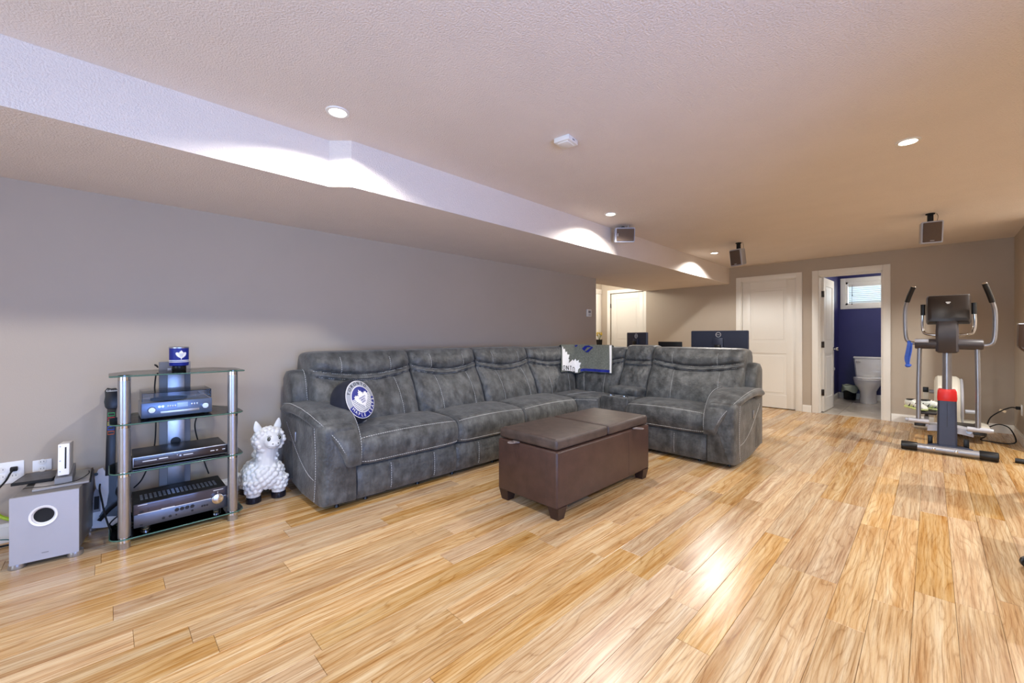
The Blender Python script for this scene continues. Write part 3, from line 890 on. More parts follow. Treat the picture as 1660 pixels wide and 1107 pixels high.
# the printed disc is turned so that its lettering leans to the right
right = (Matrix.Rotation(math.radians(13), 3, nrm) @ right)
MC = frame((-3.005, 1.305, .662), right, nrm.cross(right))
t = thing('round_cushion', 'round navy hockey-team cushion with a white maple leaf leaning on the sofa back', 'cushion', (-3.005, 1.305, .662))
TI = Matrix.Translation((3.005, -1.305, -.662)) @ MC
def cz(x, y):
    r = math.hypot(x, y); return .060 + .022 * max(0, 1 - (r / .155) ** 2)
prof = []
for k in range(15):
    a = -PI / 2 + PI * k / 14
    prof.append((.135 + .030 * math.cos(a) if 0 < k < 14 else .135, .072 * math.sin(a) - .012))
prof = [(.001, -.105), (.06, -.102), (.11, -.094)] + prof + [(.12, .0605), (.09, .068), (.05, .077), (.02, .0805), (.001, .0815)]
secs = []
for r, z in prof:
    secs.append([Vector((max(r, .001) * math.cos(2 * PI * k / 48) * (1 + (.012 * math.sin(11 * k) if abs(z) < .05 else 0)), max(r, .001) * math.sin(2 * PI * k / 48) * (1 + (.012 * math.sin(11 * k) if abs(z) < .05 else 0)), z)) for k in range(48)])
cu = B().loft(secs, M=TI).build('cushion_body', M_navyf, t, 70)
def disc_part(name, m, r0, r1, a0, a1, lift, n=60, parent=None):
    vs, fs = [], []; nr = 5
    for i in range(n + 1):
        a = a0 + (a1 - a0) * i / n
        for j in range(nr + 1):
            r = r0 + (r1 - r0) * j / nr; x, y = r * math.cos(a), r * math.sin(a)
            vs.append((x, y, cz(x, y) + lift))
    for i in range(n):
        for j in range(nr):
            q = i * (nr + 1) + j; fs.append((q, q + 1, q + nr + 2, q + nr + 1))
    return B().data(vs, fs, TI).build(name, m, parent or t, 60)
rd = math.radians
disc_part('ring_print', M_greyprint, .100, .140, rd(-10), rd(190), .0012)
disc_part('ring_print', M_navy, .100, .140, rd(190), rd(350), .0012)
disc_part('centre_print', M_greyprint, .0, .096, 0, 2 * PI, .0012)
disc_part('centre_print', M_navy, .0, .0945, rd(15), rd(165), .0018)
disc_part('ring_border', M_whitep, .0955, .1005, 0, 2 * PI, .0024); disc_part('ring_border', M_whitep, .138, .142, 0, 2 * PI, .0024)
b = B()
for i in range(9):
    y = -.078 + i * .012; hwid = math.sqrt(max(0, .093 ** 2 - y * y))
    if y < .02: b.data([(-hwid, y, cz(hwid, y) + .003), (0, y, cz(0, y) + .003), (hwid, y, cz(hwid, y) + .003), (hwid, y + .004, cz(hwid, y) + .003), (0, y + .004, cz(0, y) + .003), (-hwid, y + .004, cz(hwid, y) + .003)], [(0, 1, 4, 5), (1, 2, 3, 4)], TI)
b.build('stripe_print', M_whitep, t, 0)
b = B().prism(leaf_poly(.148), 0, .001); subdiv(b, 2)
b.map(lambda p: (p.x, p.y, p.z + cz(p.x, p.y) + .0042)); b.bm.transform(TI); lf = b.build('leaf_print', M_whitep, t, 60)
b = B()
for s_, yy, sz in (('TORONTO', .010, .0145), ('MAPLE', -.006, .0165), ('LEAFS', -.0225, .0165)):
    v, f = text_geo(s_, sz, .0004); b.data([(x, y + yy, z + cz(0, yy) + .0062) for x, y, z in v], f, TI)
b.build('lettering', M_navy, t, 0)
def arc_text(s_, r, a_mid, step, inward, m, size):
    b = B(); n = len(s_)
    for i, ch in enumerate(s_):
        if ch == ' ': continue
        off = (i - (n - 1) / 2) * step
        a = a_mid + (off if inward else -off)
        v, f = text_geo(ch, size, .0004)
        rot = a + PI / 2 if inward else a - PI / 2
        cc, ss = math.cos(rot), math.sin(rot); ox, oy = r * math.cos(a), r * math.sin(a)
        b.data([(ox + x * cc - y * ss, oy + x * ss + y * cc, z + cz(ox, oy) + .0045) for x, y, z in v], f, TI)
    b.build('lettering', m, t, 0)['kind'] = 'stuff'
arc_text('TORONTO', .119, rd(90), rd(17), False, M_matte, .034)
arc_text('MAPLE LEAFS', .119, rd(270), rd(14), True, M_whitep, .034)
b = B(); b.box(-.014, .014, -.002, .0, -.012, .012, .001); b.bm.transform(TI @ Matrix.Translation((.01, -.166, .01))); b.build('care_tag', M_whitep, t, 0)

# ================================================================== TOWEL OVER THE CORNER
t = thing('team_towel', 'grey hockey towel with a white leaf and navy border draped over the sofa corner', 'towel', (-3.1, 4.35, 0))
def towel_pt(s, v, off=0.0):
    """s 0..1 along the visible width, v 0..1 from the top edge down the front, v<0 behind"""
    drop, zt = .325, 1.040
    z = zt - drop * max(0, v)
    f_ = .485 - .43 * (min(z, 1.0) - .46) + .070 - .045 * math.exp(-max(0, v) * 9)
    yA, xB, sc_ = -1.25 * (BXP + f_), -.621 * (BYP - f_), .34
    C_ = Vector((BXP + f_, BYP - f_))
    k = math.exp(-((s - sc_) / .10) ** 2)
    if s < sc_: p = Vector((C_.x, yA)).lerp(C_, s / sc_)
    else: p = C_.lerp(Vector((xB, C_.y)), (s - sc_) / (1 - sc_))
    n2 = Vector((1, -.05)).lerp(Vector((.05, -1)), max(0, min(1, (s - sc_ + .08) / .16))).normalized()
    p = p + Vector((.7, -.7)) * k * .045
    z -= .030 * k * max(0, v)
    fold = .007 * math.sin(30 * s + 3 * v) * max(0, v) * (1 if s > .45 else .4)
    if v >= 0:
        p = p + n2 * (fold + off)
    else:
        p = p + n2 * (.05 * v); z += -.022 * v * v + off
    return Vector((p.x + 3.1, p.y - 4.35, z))
def towel_grid(fn, ns, nv, v0, v1, s0=0.0, s1=1.0, th=.006):
    vs, fs = [], []
    for i in range(ns + 1):
        for j in range(nv + 1):
            vs.append(fn(s0 + (s1 - s0) * i / ns, v0 + (v1 - v0) * j / nv, 0))
    n1 = len(vs)
    for i in range(ns + 1):
        for j in range(nv + 1):
            vs.append(fn(s0 + (s1 - s0) * i / ns, v0 + (v1 - v0) * j / nv, -th))
    c = nv + 1
    for i in range(ns):
        for j in range(nv):
            q = i * c + j; fs.append((q, q + 1, q + c + 1, q + c)); fs.append((n1 + q, n1 + q + c, n1 + q + c + 1, n1 + q + 1))
    for i in range(ns):
        for j in (0, nv): q = i * c + j; fs.append((q, q + c, n1 + q + c, n1 + q))
    for j in range(nv):
        for i in (0, ns): q = i * c + j; fs.append((q, q + 1, n1 + q + 1, n1 + q))
    b = B().data(vs, fs); bmesh.ops.recalc_face_normals(b.bm, faces=b.bm.faces); return b
M_towel = mat('grey_terry', srgb(112, 116, 108), 0.9, var=0.35, vscale=40, bump=0.6, bscale=350, stretch=(3, 3, .6))
towel_grid(towel_pt, 60, 30, -1.0, 1.0).build('cloth', M_towel, t, 60)
def on_towel(b, size_s, size_v, s0, v0, lift=.004):
    """place flat artwork (x,y in -0.5..0.5 units) on the towel"""
    b.map(lambda p: towel_pt(s0 + p.x * size_s, v0 - p.y * size_v, lift + p.z)); return b
W_S, W_V = .64, .21     # metres of width and drop
def art(poly, m, name, parent=t):
    b = B().prism(poly, 0, .0008); subdiv(b, 3); on_towel(b, 1, 1, 0, 0); return b.build(name, m, parent, 0)
def clip(poly, f):     # clip polygon to f(p)>=0
    out = []
    for i in range(len(poly)):
        a, c = poly[i], poly[(i + 1) % len(poly)]; fa, fc = f(a), f(c)
        if fa >= 0: out.append(a)
        if (fa >= 0) != (fc >= 0):
            k = fa / (fa - fc); out.append((a[0] + (c[0] - a[0]) * k, a[1] + (c[1] - a[1]) * k))
    return out
# big leaf: only its two right-hand lobes show before the fold; drawn in (s, -v) units
lobe1 = [(.015, -.06), (.035, -.10), (.05, -.18), (.085, -.15), (.10, -.30), (.14, -.26), (.145, -.38), (.20, -.38), (.175, -.50), (.165, -.55), (.19, -.56), (.165, -.70), (.015, -.70)]
lobe2 = [(.165, -.70), (.24, -.60), (.27, -.54), (.29, -.59), (.345, -.50), (.36, -.58), (.42, -.56), (.405, -.64), (.455, -.68), (.42, -.78), (.43, -.84), (.385, -.88), (.37, -.975), (.17, -.975), (.015, -.94), (.015, -.70)]
for lb in (lobe1, lobe2): art(lb, M_whitep, 'leaf_print')
def stroke(p, q, w):
    d = Vector((q[0] - p[0], (q[1] - p[1]) * .5)).normalized(); n_ = (-d.y * w, d.x * w * 2)
    return [(p[0] + n_[0], p[1] + n_[1]), (q[0] + n_[0], q[1] + n_[1]), (q[0] - n_[0], q[1] - n_[1]), (p[0] - n_[0], p[1] - n_[1])]
LT = {'O': [((0, .1), (0, .9)), ((0, .9), (.3, 1)), ((.3, 1), (.7, 1)), ((.7, 1), (1, .9)), ((1, .9), (1, .1)), ((1, .1), (.7, 0)), ((.7, 0), (.3, 0)), ((.3, 0), (0, .1))],
      'N': [((0, 0), (0, 1)), ((0, 1), (1, 0)), ((1, 0), (1, 1))], 'T': [((0, 1), (1, 1)), ((.5, 1), (.5, 0))]}
for k, ch in enumerate('ONTO'):
    b = B(); x0 = .035 + k * .075; y0 = -.93 - .012 * k
    for p, q in LT[ch]:
        g = B().prism(stroke((x0 + p[0] * .042, y0 + p[1] * .15), (x0 + q[0] * .042, y0 + q[1] * .15), .0055), 0, .001)
        subdiv(g, 1); me = g.mesh('x', 0); b.bm.from_mesh(me); bpy.data.meshes.remove(me)
    on_towel(b, 1, 1, 0, 0, .007); b.build('letter', M_matte, t, 0)
def strip(s0, s1, v0, v1, m, name, ns=30, nv=6):
    towel_grid(lambda s_, v_, o_: towel_pt(s_, v_, .0035 + o_), ns, nv, v0, v1, s0, s1, .002).build(name, m, t, 60)
strip(.43, .965, .895, .985, M_navy, 'border_print', 40, 3)
strip(.958, .992, .01, .995, M_whitep, 'hem', 3, 20)
for poly in ([(.49, -.16), (.55, -.05), (.59, -.09), (.53, -.24)], [(.55, -.05), (.62, -.035), (.67, -.08), (.59, -.10)], [(.67, -.08), (.69, -.10), (.60, -.29), (.56, -.25)], [(.53, -.23), (.49, -.16), (.56, -.29), (.60, -.29)]):
    art(poly, M_navy, 'letter_print')
art([(.36, -.03), (.42, -.01), (.40, -.07), (.36, -.09)], M_navy, 'letter_print')

# ================================================================== GLASS MEDIA RACK AND WHAT STANDS ON IT
RX, RY = -3.07, .314           # line of the front poles
rack = thing('media_rack', 'four-tier glass media rack with silver tube posts against the left wall', 'media rack', (RX, RY, 0))
HYR = .2475
for sy in (-1, 1):
    b = B(); b.lathe([(.0255, 0.0), (.0265, .004), (.0265, .926), (.001, .926)], 28, (0, sy * HYR, 0))
    p_ = b.build('post', M_silver, rack)
    for z in (.050, .405, .668, .925):
        B().lathe([(.0272, -.014), (.0272, -.011), (.0272, .011), (.0272, .014)], 28, (0, sy * HYR, z - .003)).build('collar', M_chrome, p_)
def shelf_poly(front, side, r):
    """rounded front corners, straight back; x = depth towards the room"""
    pts = []
    pts += [(-.40, -.20), (-.40, .20)]
    x1 = front; y1 = side
    pts += [(-.22, y1)]
    for k in range(7):
        a = math.radians(90 - 90 * k / 6); pts.append((x1 - r + r * math.cos(a), y1 - r + r * math.sin(a)))
    for k in range(7):
        a = math.radians(0 - 90 * k / 6); pts.append((x1 - r + r * math.cos(a), -y1 + r + r * math.sin(a)))
    pts += [(-.22, -y1)]
    return pts[::-1]
for z, fr, sd, r in ((.048, .030, .305, .06), (.403, .030, .305, .06), (.666, .030, .305, .06), (.928, .026, .305, .006)):
    poly = shelf_poly(fr, sd, r)
    sh = B().prism(poly, z, z + .008).build('glass_shelf', M_glass, rack, 20)
    loop = [Vector((x, y, z + .004)) for x, y in poly]
    B().tube(loop, .0038, 6, True).build('shelf_edge', M_edge, sh, 60)
B().box(-.375, -.345, -.080, .078, .0, .985, .004).build('back_column', M_greyp, rack)
B().box(-.344, -.336, -.040, .046, .0, .945, .002).build('column_cover', M_silver, rack)
B().lathe([(.02, 0), (.026, .002), (.026, .006), (.001, .006)], 20, M=Matrix.Translation((-.337, .0, .475)) @ Matrix.Rotation(PI / 2, 4, 'Y')).build('cable_grommet', M_black, rack)

def rz_thing(*a, **k): return thing(*a, **k)
# --- can with team print on the column top
cx, cy, cz0 = -3.285, .320, .9365
t = thing('team_candle_can', 'round blue hockey-team can with a white leaf on the top glass shelf', 'can', (cx, cy, cz0))
B().lathe([(.034, 0), (.036, .003), (.036, .026), (.030, .030), (.001, .030)], 28).build('base', M_black, t)
B().lathe([(.001, .030), (.047, .030), (.0485, .034), (.0485, .138), (.0485, .1385), (.001, .1385)], 40).build('can_body', M_navy, t)
B().lathe([(.044, .137), (.0498, .1375), (.0502, .144), (.046, .146), (.042, .144)], 40).build('rim', M_silver, t)
def on_can(b, lift): 
    f0 = math.atan2(0 - cy, 0 - cx) + .22
    return b.map(lambda p: ((.0486 + lift + p.z) * math.cos(f0 + p.x / .0486), (.0486 + lift + p.z) * math.sin(f0 + p.x / .0486), p.y))
b = B().prism([(x, y + .097) for x, y in leaf_poly(.058)], 0, .0004); subdiv(b, 3); on_can(b, .0004).build('leaf_print', M_whitep, t, 0)
for z in (.052, .061):
    B().lathe([(.0487, z), (.0490, z), (.0490, z + .004), (.0487, z + .004)], 40).build('stripe', M_whitep, t)
b = B()
for s_, yy in (('TORONTO', .1025), ('MAPLE', .0955), ('LEAFS', .0885)):
    v, f = text_geo(s_, .0062, .0002); b.data([(x, y + yy, z + .0003) for x, y, z in v], f)
on_can(b, .001); b.build('lettering', M_navy, t, 0)

# --- turntable
t = thing('turntable', 'small retro record player with clear lid on the upper glass shelf', 'turntable', (-3.25, .30, .6745))
M_tt = mat('blue_grey_metal', srgb(96, 112, 140), 0.3, metal=0.6, var=0.08)
B().box(-.13, .125, -.165, .165, .006, .088, .006).build('plinth', M_greyp, t)
B().box(.124, .132, -.163, .163, .008, .094, .003).build('front_panel', M_tt, t)
b = B(); 
for x in (-.1, .1):
    for y in (-.14, .14): b.cyl((x, y, 0), (x, y, .008), .012)
b.build('feet', M_matte, t)['kind'] = 'stuff'
for y in (-.118, .128):
    B().lathe([(.018, 0), (.019, .004), (.017, .016), (.015, .018), (.001, .018)], 24, M=Matrix.Translation((.131, y, .052)) @ Matrix.Rotation(PI / 2, 4, 'Y')).build('knob', M_chrome, t)
for y in (-.085, -.070):
    B().lathe([(.007, 0), (.007, .006), (.001, .006)], 14, M=Matrix.Translation((.131, y, .068)) @ Matrix.Rotation(PI / 2, 4, 'Y')).build('button', M_chrome, t)
B().box(.131, .134, -.080, .100, .026, .040, .002).build('disc_slot', M_silver, t)
B().box(.131, .133, -.005, .045, .055, .082, .001).build('display', mat('lcd', srgb(150, 180, 214), 0.3, var=.05), t)
for k in range(4):
    B().box(.131, .134, -.050 + .011 * k, -.042 + .011 * k, .060, .072, .001).build('button', M_silver, t)
for k in range(3):
    B().box(.131, .134, .060 + .013 * k, .068 + .013 * k, .062, .074, .001).build('button', M_silver, t)
B().lathe([(.001, .09), (.085, .09), (.088, .094), (.088, .100), (.001, .102)], 36, (-.01, -.03, 0)).build('platter', M_matte, t)
B().tube([(-.09, .12, .112), (.02, .115, .112), (.06, .09, .108)], .004, 8).build('tonearm', M_silver, t)
lid = B()
lid.box(-.125, .128, -.160, .160, .146, .149, .0); lid.box(.125, .128, -.160, .160, .100, .146); lid.box(-.125, -.122, -.160, .160, .095, .146); lid.box(-.122, .125, -.160, -.157, .097, .146); lid.box(-.122, .125, .157, .160, .097, .146)
lid.build('clear_lid', M_acryl, t, 0)

# --- disc player
t = thing('disc_player', 'slim black disc player with silver-edged front on the middle glass shelf', 'disc player', (-3.25, .322, .4115))
B().box(-.135, .145, -.216, .216, .008, .056, .003).build('case', M_black, t)
M_brownblk = mat('glossy_dark_front', srgb(44, 36, 38), 0.18, var=0.1, coat=.3)
B().box(.144, .150, -.222, .222, .004, .062, .008, 3).build('bezel', M_silver, t)
B().box(.148, .152, -.217, .217, .009, .057, .006, 3).build('front_panel', M_brownblk, t)
for y0, y1, z in ((-.18, -.12, .034), (-.11, -.07, .036), (-.03, -.026, .042), (.0, .045, .036), (.13, .15, .034), (.158, .168, .034), (.19, .205, .034)):
    B().box(.1515, .1527, y0, y1, z - .0025, z + .0025).build('marking', M_ledw, t, 0)
B().lathe([(.005, 0), (.005, .0016), (.001, .0016)], 14, M=Matrix.Translation((.1515, -.014, .036)) @ Matrix.Rotation(PI / 2, 4, 'Y')).build('button', M_silver, t)
for x in (-.12, .11):
    for y in (-.18, .18): B().cyl((x, y, 0), (x, y, .009), .013, n=14).build('foot', M_matte, t)

# --- receiver
t = thing('audio_receiver', 'wide dark silver audio receiver with slotted top on the lowest glass shelf', 'receiver', (-3.25, .322, .0565))
M_ti = mat('titanium_panel', srgb(98, 100, 108), 0.32, metal=0.7, var=0.06)
B().box(-.140, .140, -.214, .214, .022, .150, .003).build('case', M_matte, t)
B().box(.139, .148, -.2175, .2175, .022, .095, .003).build('front_panel', M_ti, t)
B().box(.139, .150, -.2175, .2175, .096, .152, .002).build('display_window', mat('smoked_display', srgb(78, 74, 84), 0.12, metal=.3, var=.08), t)
B().lathe([(.032, 0), (.033, .006), (.030, .022), (.027, .024), (.001, .024)], 32, M=Matrix.Translation((.147, .165, .090)) @ Matrix.Rotation(PI / 2, 4, 'Y')).build('volume_knob', M_chrome, t)
for y, z, r in ((-.03, .075, .0085), (-.006, .075, .0085), (.018, .075, .0085), (.042, .075, .0085), (-.185, .035, .005), (-.09, .045, .006), (-.06, .047, .006), (-.033, .047, .004), (.09, .062, .0045), (.102, .062, .0045), (.114, .062, .0045), (-.185, .108, .007), (-.155, .110, .003), (.042, .050, .005)):
    B().lathe([(r * 1.25, 0), (r * 1.25, .001), (r, .0015), (r, .005), (.0005, .005)], 18, M=Matrix.Translation((.1475 if z < .1 else .1495, y, z)) @ Matrix.Rotation(PI / 2, 4, 'Y')).build('button', M_black, t)
for y0, y1, z in ((.145, .195, .140), (.165, .170, .126), (-.20, -.16, .146), (-.10, -.04, .100), (-.20, .21, .0965)):
    B().box(.149, .1508, y0, y1, z - .0018, z + .0018).build('marking', M_ledw, t, 0)
for i in range(18):
    for j in range(3):
        o = B().box(.010 + j * .036 - .045, .040 + j * .036 - .045, -.185 + i * .0205, -.173 + i * .0205, .1495, .1512)
        o.build('vent_slot', mat('vent_grey', srgb(104, 112, 126), .4, metal=.4, var=.05), t, 0)
for x in (-.12, .115):
    for y in (-.165, .165): B().lathe([(.022, 0), (.024, .003), (.024, .018), (.020, .023), (.001, .023)], 20, (x, y, 0)).build('foot', M_chrome, t)

# ================================================================== SUBWOOFER AND GAME GEAR
SUB = (-3.335, -.196, 0.0); SRZ = math.radians(-7.5)
t = thing('subwoofer', 'silver box subwoofer with a round port on the floor at the left edge', 'subwoofer', SUB, SRZ)
B().box(-.20, .190, -.117, .117, .030, .352, .003).build('cabinet', mat('grey_vinyl', srgb(112, 108, 106), .45, var=.04, vscale=20), t)
fp = B()
ring = [(.0, .0)]
secs = []
# front panel with a real hole for the port
py_, pz_, pr = -.006, .245, .040
outer, inner = [], []
_ang = [2 * PI * k / 40 for k in range(40)]
for cy_, cz_ in ((.119, .354), (-.119, .354), (-.119, .026), (.119, .026)):     # panel corners stay sharp
    a = math.atan2(cz_ - pz_, cy_ - py_) % (2 * PI)
    _ang[min(range(40), key=lambda k: abs(_ang[k] - a))] = a
for k in range(40):
    a = _ang[k]; c, s_ = math.cos(a), math.sin(a)
    inner.append((py_ + pr * c, pz_ + pr * s_))
    sc_ = min(((.119 - py_) if c > 0 else (.119 + py_)) / max(1e-6, abs(c)), ((.354 - pz_) if s_ > 0 else (pz_ - .026)) / max(1e-6, abs(s_)))
    outer.append((py_ + sc_ * c, pz_ + sc_ * s_))
vs = []; fs = []
for x in (.190, .204):
    vs += [(x, a, b_) for a, b_ in outer]; vs += [(x, a, b_) for a, b_ in inner]
for k in range(40):
    q = (k + 1) % 40
    fs += [(80 + k, 80 + q, 120 + q, 120 + k), (k, 40 + k, 40 + q, q), (k, q, 80 + q, 80 + k), (40 + k, 120 + k, 120 + q, 40 + q)]
fp = B().data(vs, fs); bmesh.ops.recalc_face_normals(fp.bm, faces=fp.bm.faces)
fp.build('front_panel', M_silverp, t, 30)
MP = Matrix.Translation((.204, py_, pz_)) @ Matrix.Rotation(PI / 2, 4, 'Y')
B().loft([[MP @ Vector((r * math.cos(2 * PI * k / 36), r * math.sin(2 * PI * k / 36), z)) for k in range(36)] for r, z in ((.051, 0), (.050, .004), (.044, .003), (.038, -.004), (.036, -.0115))], caps=False).build('port_ring', M_whitep, t, 60)
B().lathe([(.001, -.0135), (.0385, -.0135), (.0385, -.0118), (.001, -.0118)], 24, M=MP).build('port_shade_disc', M_matte, t)  # flat black disc painted as the shade inside the port, over the solid cabinet
B().box(.204, .2048, -.012, .012, .058, .062).build('badge', M_greyp, t, 0)
for x, y in ((.17, -.10), (.17, .10), (-.17, -.10), (-.17, .10)):
    B().lathe([(.030, 0), (.032, .006), (.030, .026), (.020, .034), (.001, .034)], 20, (x, y, 0)).build('foot', M_silver, t)
zt = .3525
def on_sub(x, y):
    c, s_ = math.cos(SRZ), math.sin(SRZ); return (SUB[0] + x * c - y * s_, SUB[1] + x * s_ + y * c)
x, y = on_sub(-.03, .02)
t = thing('flat_tray', 'thin grey board lying on the subwoofer under the game console', 'board', (x, y, zt), SRZ + .12)
B().box(-.15, .15, -.10, .105, .0, .011, .003).build('board', mat('pale_grey_plastic', srgb(158, 154, 152), .5, var=.05), t)
B().box(-.15, .15, .105, .112, .0, .012, .002).build('edge_strip', M_matte, t)
x, y = on_sub(-.10, -.085)
t = thing('black_case', 'flat black case with grey cover beside the white console on the subwoofer', 'case', (x, y, zt + .0125), SRZ - .05)
B().box(-.10, .10, -.075, .075, .0, .014, .002).build('case', M_matte, t)
B().box(-.092, .092, -.068, .072, .0142, .0150).build('cover_print', mat('grey_cover', srgb(74, 70, 70), .4, var=.35, vscale=30), t, 0)
x, y = on_sub(.005, .035)
t = thing('game_console', 'white upright game console in a tilted grey stand on the subwoofer', 'game console', (x, y, zt + .0125), SRZ + .10)
b = B(); b.loft([[Vector((px_, y_, z)) for px_, z in ((-.105, .0), (.100, .0), (.100, .034), (-.105, .060))] for y_ in (-.032, .032)]); b.build('stand', M_greyp, t, 20)
Mw = Matrix.Translation((0, 0, .034)) @ Matrix.Rotation(math.radians(-6), 4, 'Y')
b = B(); b.box(-.105, .100, -.021, .021, .002, .165, .003, 2, M=Mw); cs = b.build('console_body', M_whitep, t)
b = B(); b.box(.1002, .1015, .004, .010, .035, .148, M=Mw); b.build('disc_slot', M_matte, t, 0)
b = B(); b.box(.1002, .1012, -.016, -.010, .150, .156, M=Mw); b.box(.1002, .1012, -.016, -.010, .075, .081, M=Mw); b.box(.1002, .1012, -.016, -.010, .020, .026, M=Mw); b.build('button', M_silverp, t, 0)['kind'] = 'stuff'

# ================================================================== GUITAR CONTROLLER LEANING ON THE WALL
t = thing('guitar_controller', 'white toy guitar controller with black neck and coloured frets leaning on the wall', 'guitar', (-3.47, 0.010, 0))
# local: guitar plane leaning back towards the wall; right = +y, up = leaning
lean = Vector((-.125, .030, .78)).normalized()
MG = frame((0, 0, .004), (0.10, 1, 0), lean)
gp = [(-.02, .0), (-.075, .01), (-.098, .05), (-.095, .11), (-.065, .165), (-.05, .20), (-.062, .25), (-.068, .30), (-.052, .345), (-.032, .352), (-.020, .325), (.0, .318), (.022, .325), (.036, .345), (.055, .342), (.066, .30), (.060, .25), (.052, .20), (.070, .16), (.095, .11), (.098, .05), (.075, .01), (.03, .0)]
def gpart(poly, z0, z1, name, m, parent=t, bev=.0):
    return B().prism(poly, z0, z1, M=MG, bevel=bev).build(name, m, parent, 30)
gpart([(x, y) for x, y in gp], -.02, .018, 'guitar_body', M_whitep, bev=.004)
gpart([(-.045, .07), (.05, .05), (.062, .13), (.03, .20), (.034, .31), (-.006, .31), (-.004, .20), (-.012, .13)], .0185, .021, 'pick_guard', M_black)
gpart([(-.074, .10), (-.038, .10), (-.038, .215), (-.060, .235), (-.068, .215)], .0185, .0205, 'window_panel', M_greyp)
gpart([(-.066, .115), (-.044, .115), (-.044, .19), (-.066, .19)], .0206, .0215, 'window_slot', M_matte)
gpart([(-.021, .30), (.023, .30), (.021, .70), (-.019, .70)], .004, .026, 'neck', M_black, bev=.002)
gpart([(-.020, .70), (.022, .70), (.032, .72), (.029, .745), (.036, .78), (.030, .815), (.018, .828), (-.004, .826), (-.020, .832), (-.032, .815), (-.030, .78), (-.034, .745), (-.030, .715)], .002, .020, 'headstock', M_black, bev=.002)
for k, c in enumerate((srgb(224, 110, 60), srgb(70, 100, 220), srgb(216, 206, 80), srgb(214, 60, 60), srgb(70, 190, 120))):
    y0 = .545 + .028 * k
    b = B(); b.tube([MG @ Vector(p) for p in ((-.013, y0, .027), (.015, y0, .027), (.015, y0 + .018, .027), (-.013, y0 + .018, .027))], .0025, 6, True)
    b.build('fret_button', mat('fret_colour_%s' % 'abcde'[k], c, .4, var=.02), t)
v, f = text_geo('Gibson', .018, .0004); B().data([(x, y + .812, z + .0208) for x, y, z in v], f, MG).build('lettering', M_whitep, t, 0)
b = B(); b.cyl(MG @ Vector((-.06, .318, .016)), MG @ Vector((-.06, .318, .024)), .009, n=16); b.build('strap_button', M_black, t)
b = B(); b.tube([MG @ Vector(p) for p in smoothpath([(.03, .32, .03), (.055, .26, .04), (.035, .20, .045), (.05, .15, .05), (.0, .10, .05), (-.04, .05, .045)], 5)], .013, 8, flat=.35); b.build('strap', M_matte, t)

# ================================================================== CABLES AND OUTLETS
def cable(name, pts, r, m, label, cat='cable', group=None):
    o = B().tube(smoothpath(pts, 7), r, 7).build(name, m)
    return tag(o, label, cat, group)
cable('power_cable', [(-3.59, .02, .30), (-3.50, -.03, .26), (-3.33, -.02, .20), (-3.27, .0, .10), (-3.25, .03, .02), (-3.24, .08, .006), (-3.27, .13, .006), (-3.36, .13, .007)], .0045, M_matte, 'black cable looping down beside the subwoofer to the floor')
cable('tangled_cable', [(-3.42, .16, .012), (-3.33, .07, .03), (-3.30, .01, .07), (-3.33, .08, .11), (-3.30, .16, .05), (-3.36, .20, .02), (-3.44, .15, .04), (-3.36, .05, .06), (-3.31, .10, .02), (-3.38, .17, .008)], .004, M_matte, 'tangle of thin black cables on the floor at the guitar controller base')
cable('thin_beige_cable', [(-3.35, .02, .02), (-3.31, .06, .06), (-3.30, .14, .04), (-3.32, .19, .03)], .0025, mat('beige_cable', srgb(176, 164, 120), .5, var=.05), 'thin beige cable in the tangle beside the media rack')
cable('adapter_cable', [(-3.465, .225, .93), (-3.46, .215, .80), (-3.465, .222, .60), (-3.46, .21, .42), (-3.47, .16, .26), (-3.50, .12, .20)], .004, M_matte, 'black cable running down behind the rack column, left side')
cable('rack_cable', [(-3.44, .45, .66), (-3.46, .42, .56), (-3.47, .44, .43), (-3.46, .47, .30), (-3.42, .49, .22)], .004, M_matte, 'black cable behind the rack, right of its column')
cable('small_cord', [(-3.245, .215, .966), (-3.27, .205, .976), (-3.31, .215, .97), (-3.38, .225, .955)], .004, M_matte, 'short black cord beside the blue can on the top shelf')
cable('console_cord', [(-3.30, -.31, .356), (-3.24, -.29, .372), (-3.20, -.22, .374), (-3.22, -.12, .373), (-3.34, -.075, .372), (-3.42, -.075, .37)], .002, M_matte, 'thin black cord lying across the subwoofer top')
cable('green_cord', [(-3.585, -.52, .22), (-3.57, -.45, .20), (-3.56, -.41, .16), (-3.555, -.37, .135), (-3.56, -.33, .13)], .009, mat('lime_cord', srgb(164, 196, 40), .4, var=.1), 'lime green cord hanging at the far left edge behind the subwoofer')
cable('floor_cable', [(-3.56, -.55, .008), (-3.52, -.46, .012), (-3.54, -.38, .006), (-3.50, -.30, .006)], .005, M_matte, 'black cable on the floor behind the subwoofer')
cable('floor_wire', [(-3.575, -.52, .03), (-3.55, -.44, .045), (-3.56, -.36, .02), (-3.52, -.28, .006)], .003, mat('teal_wire', srgb(60, 110, 110), .5, var=.1), 'thin teal wire on the floor at the left edge')

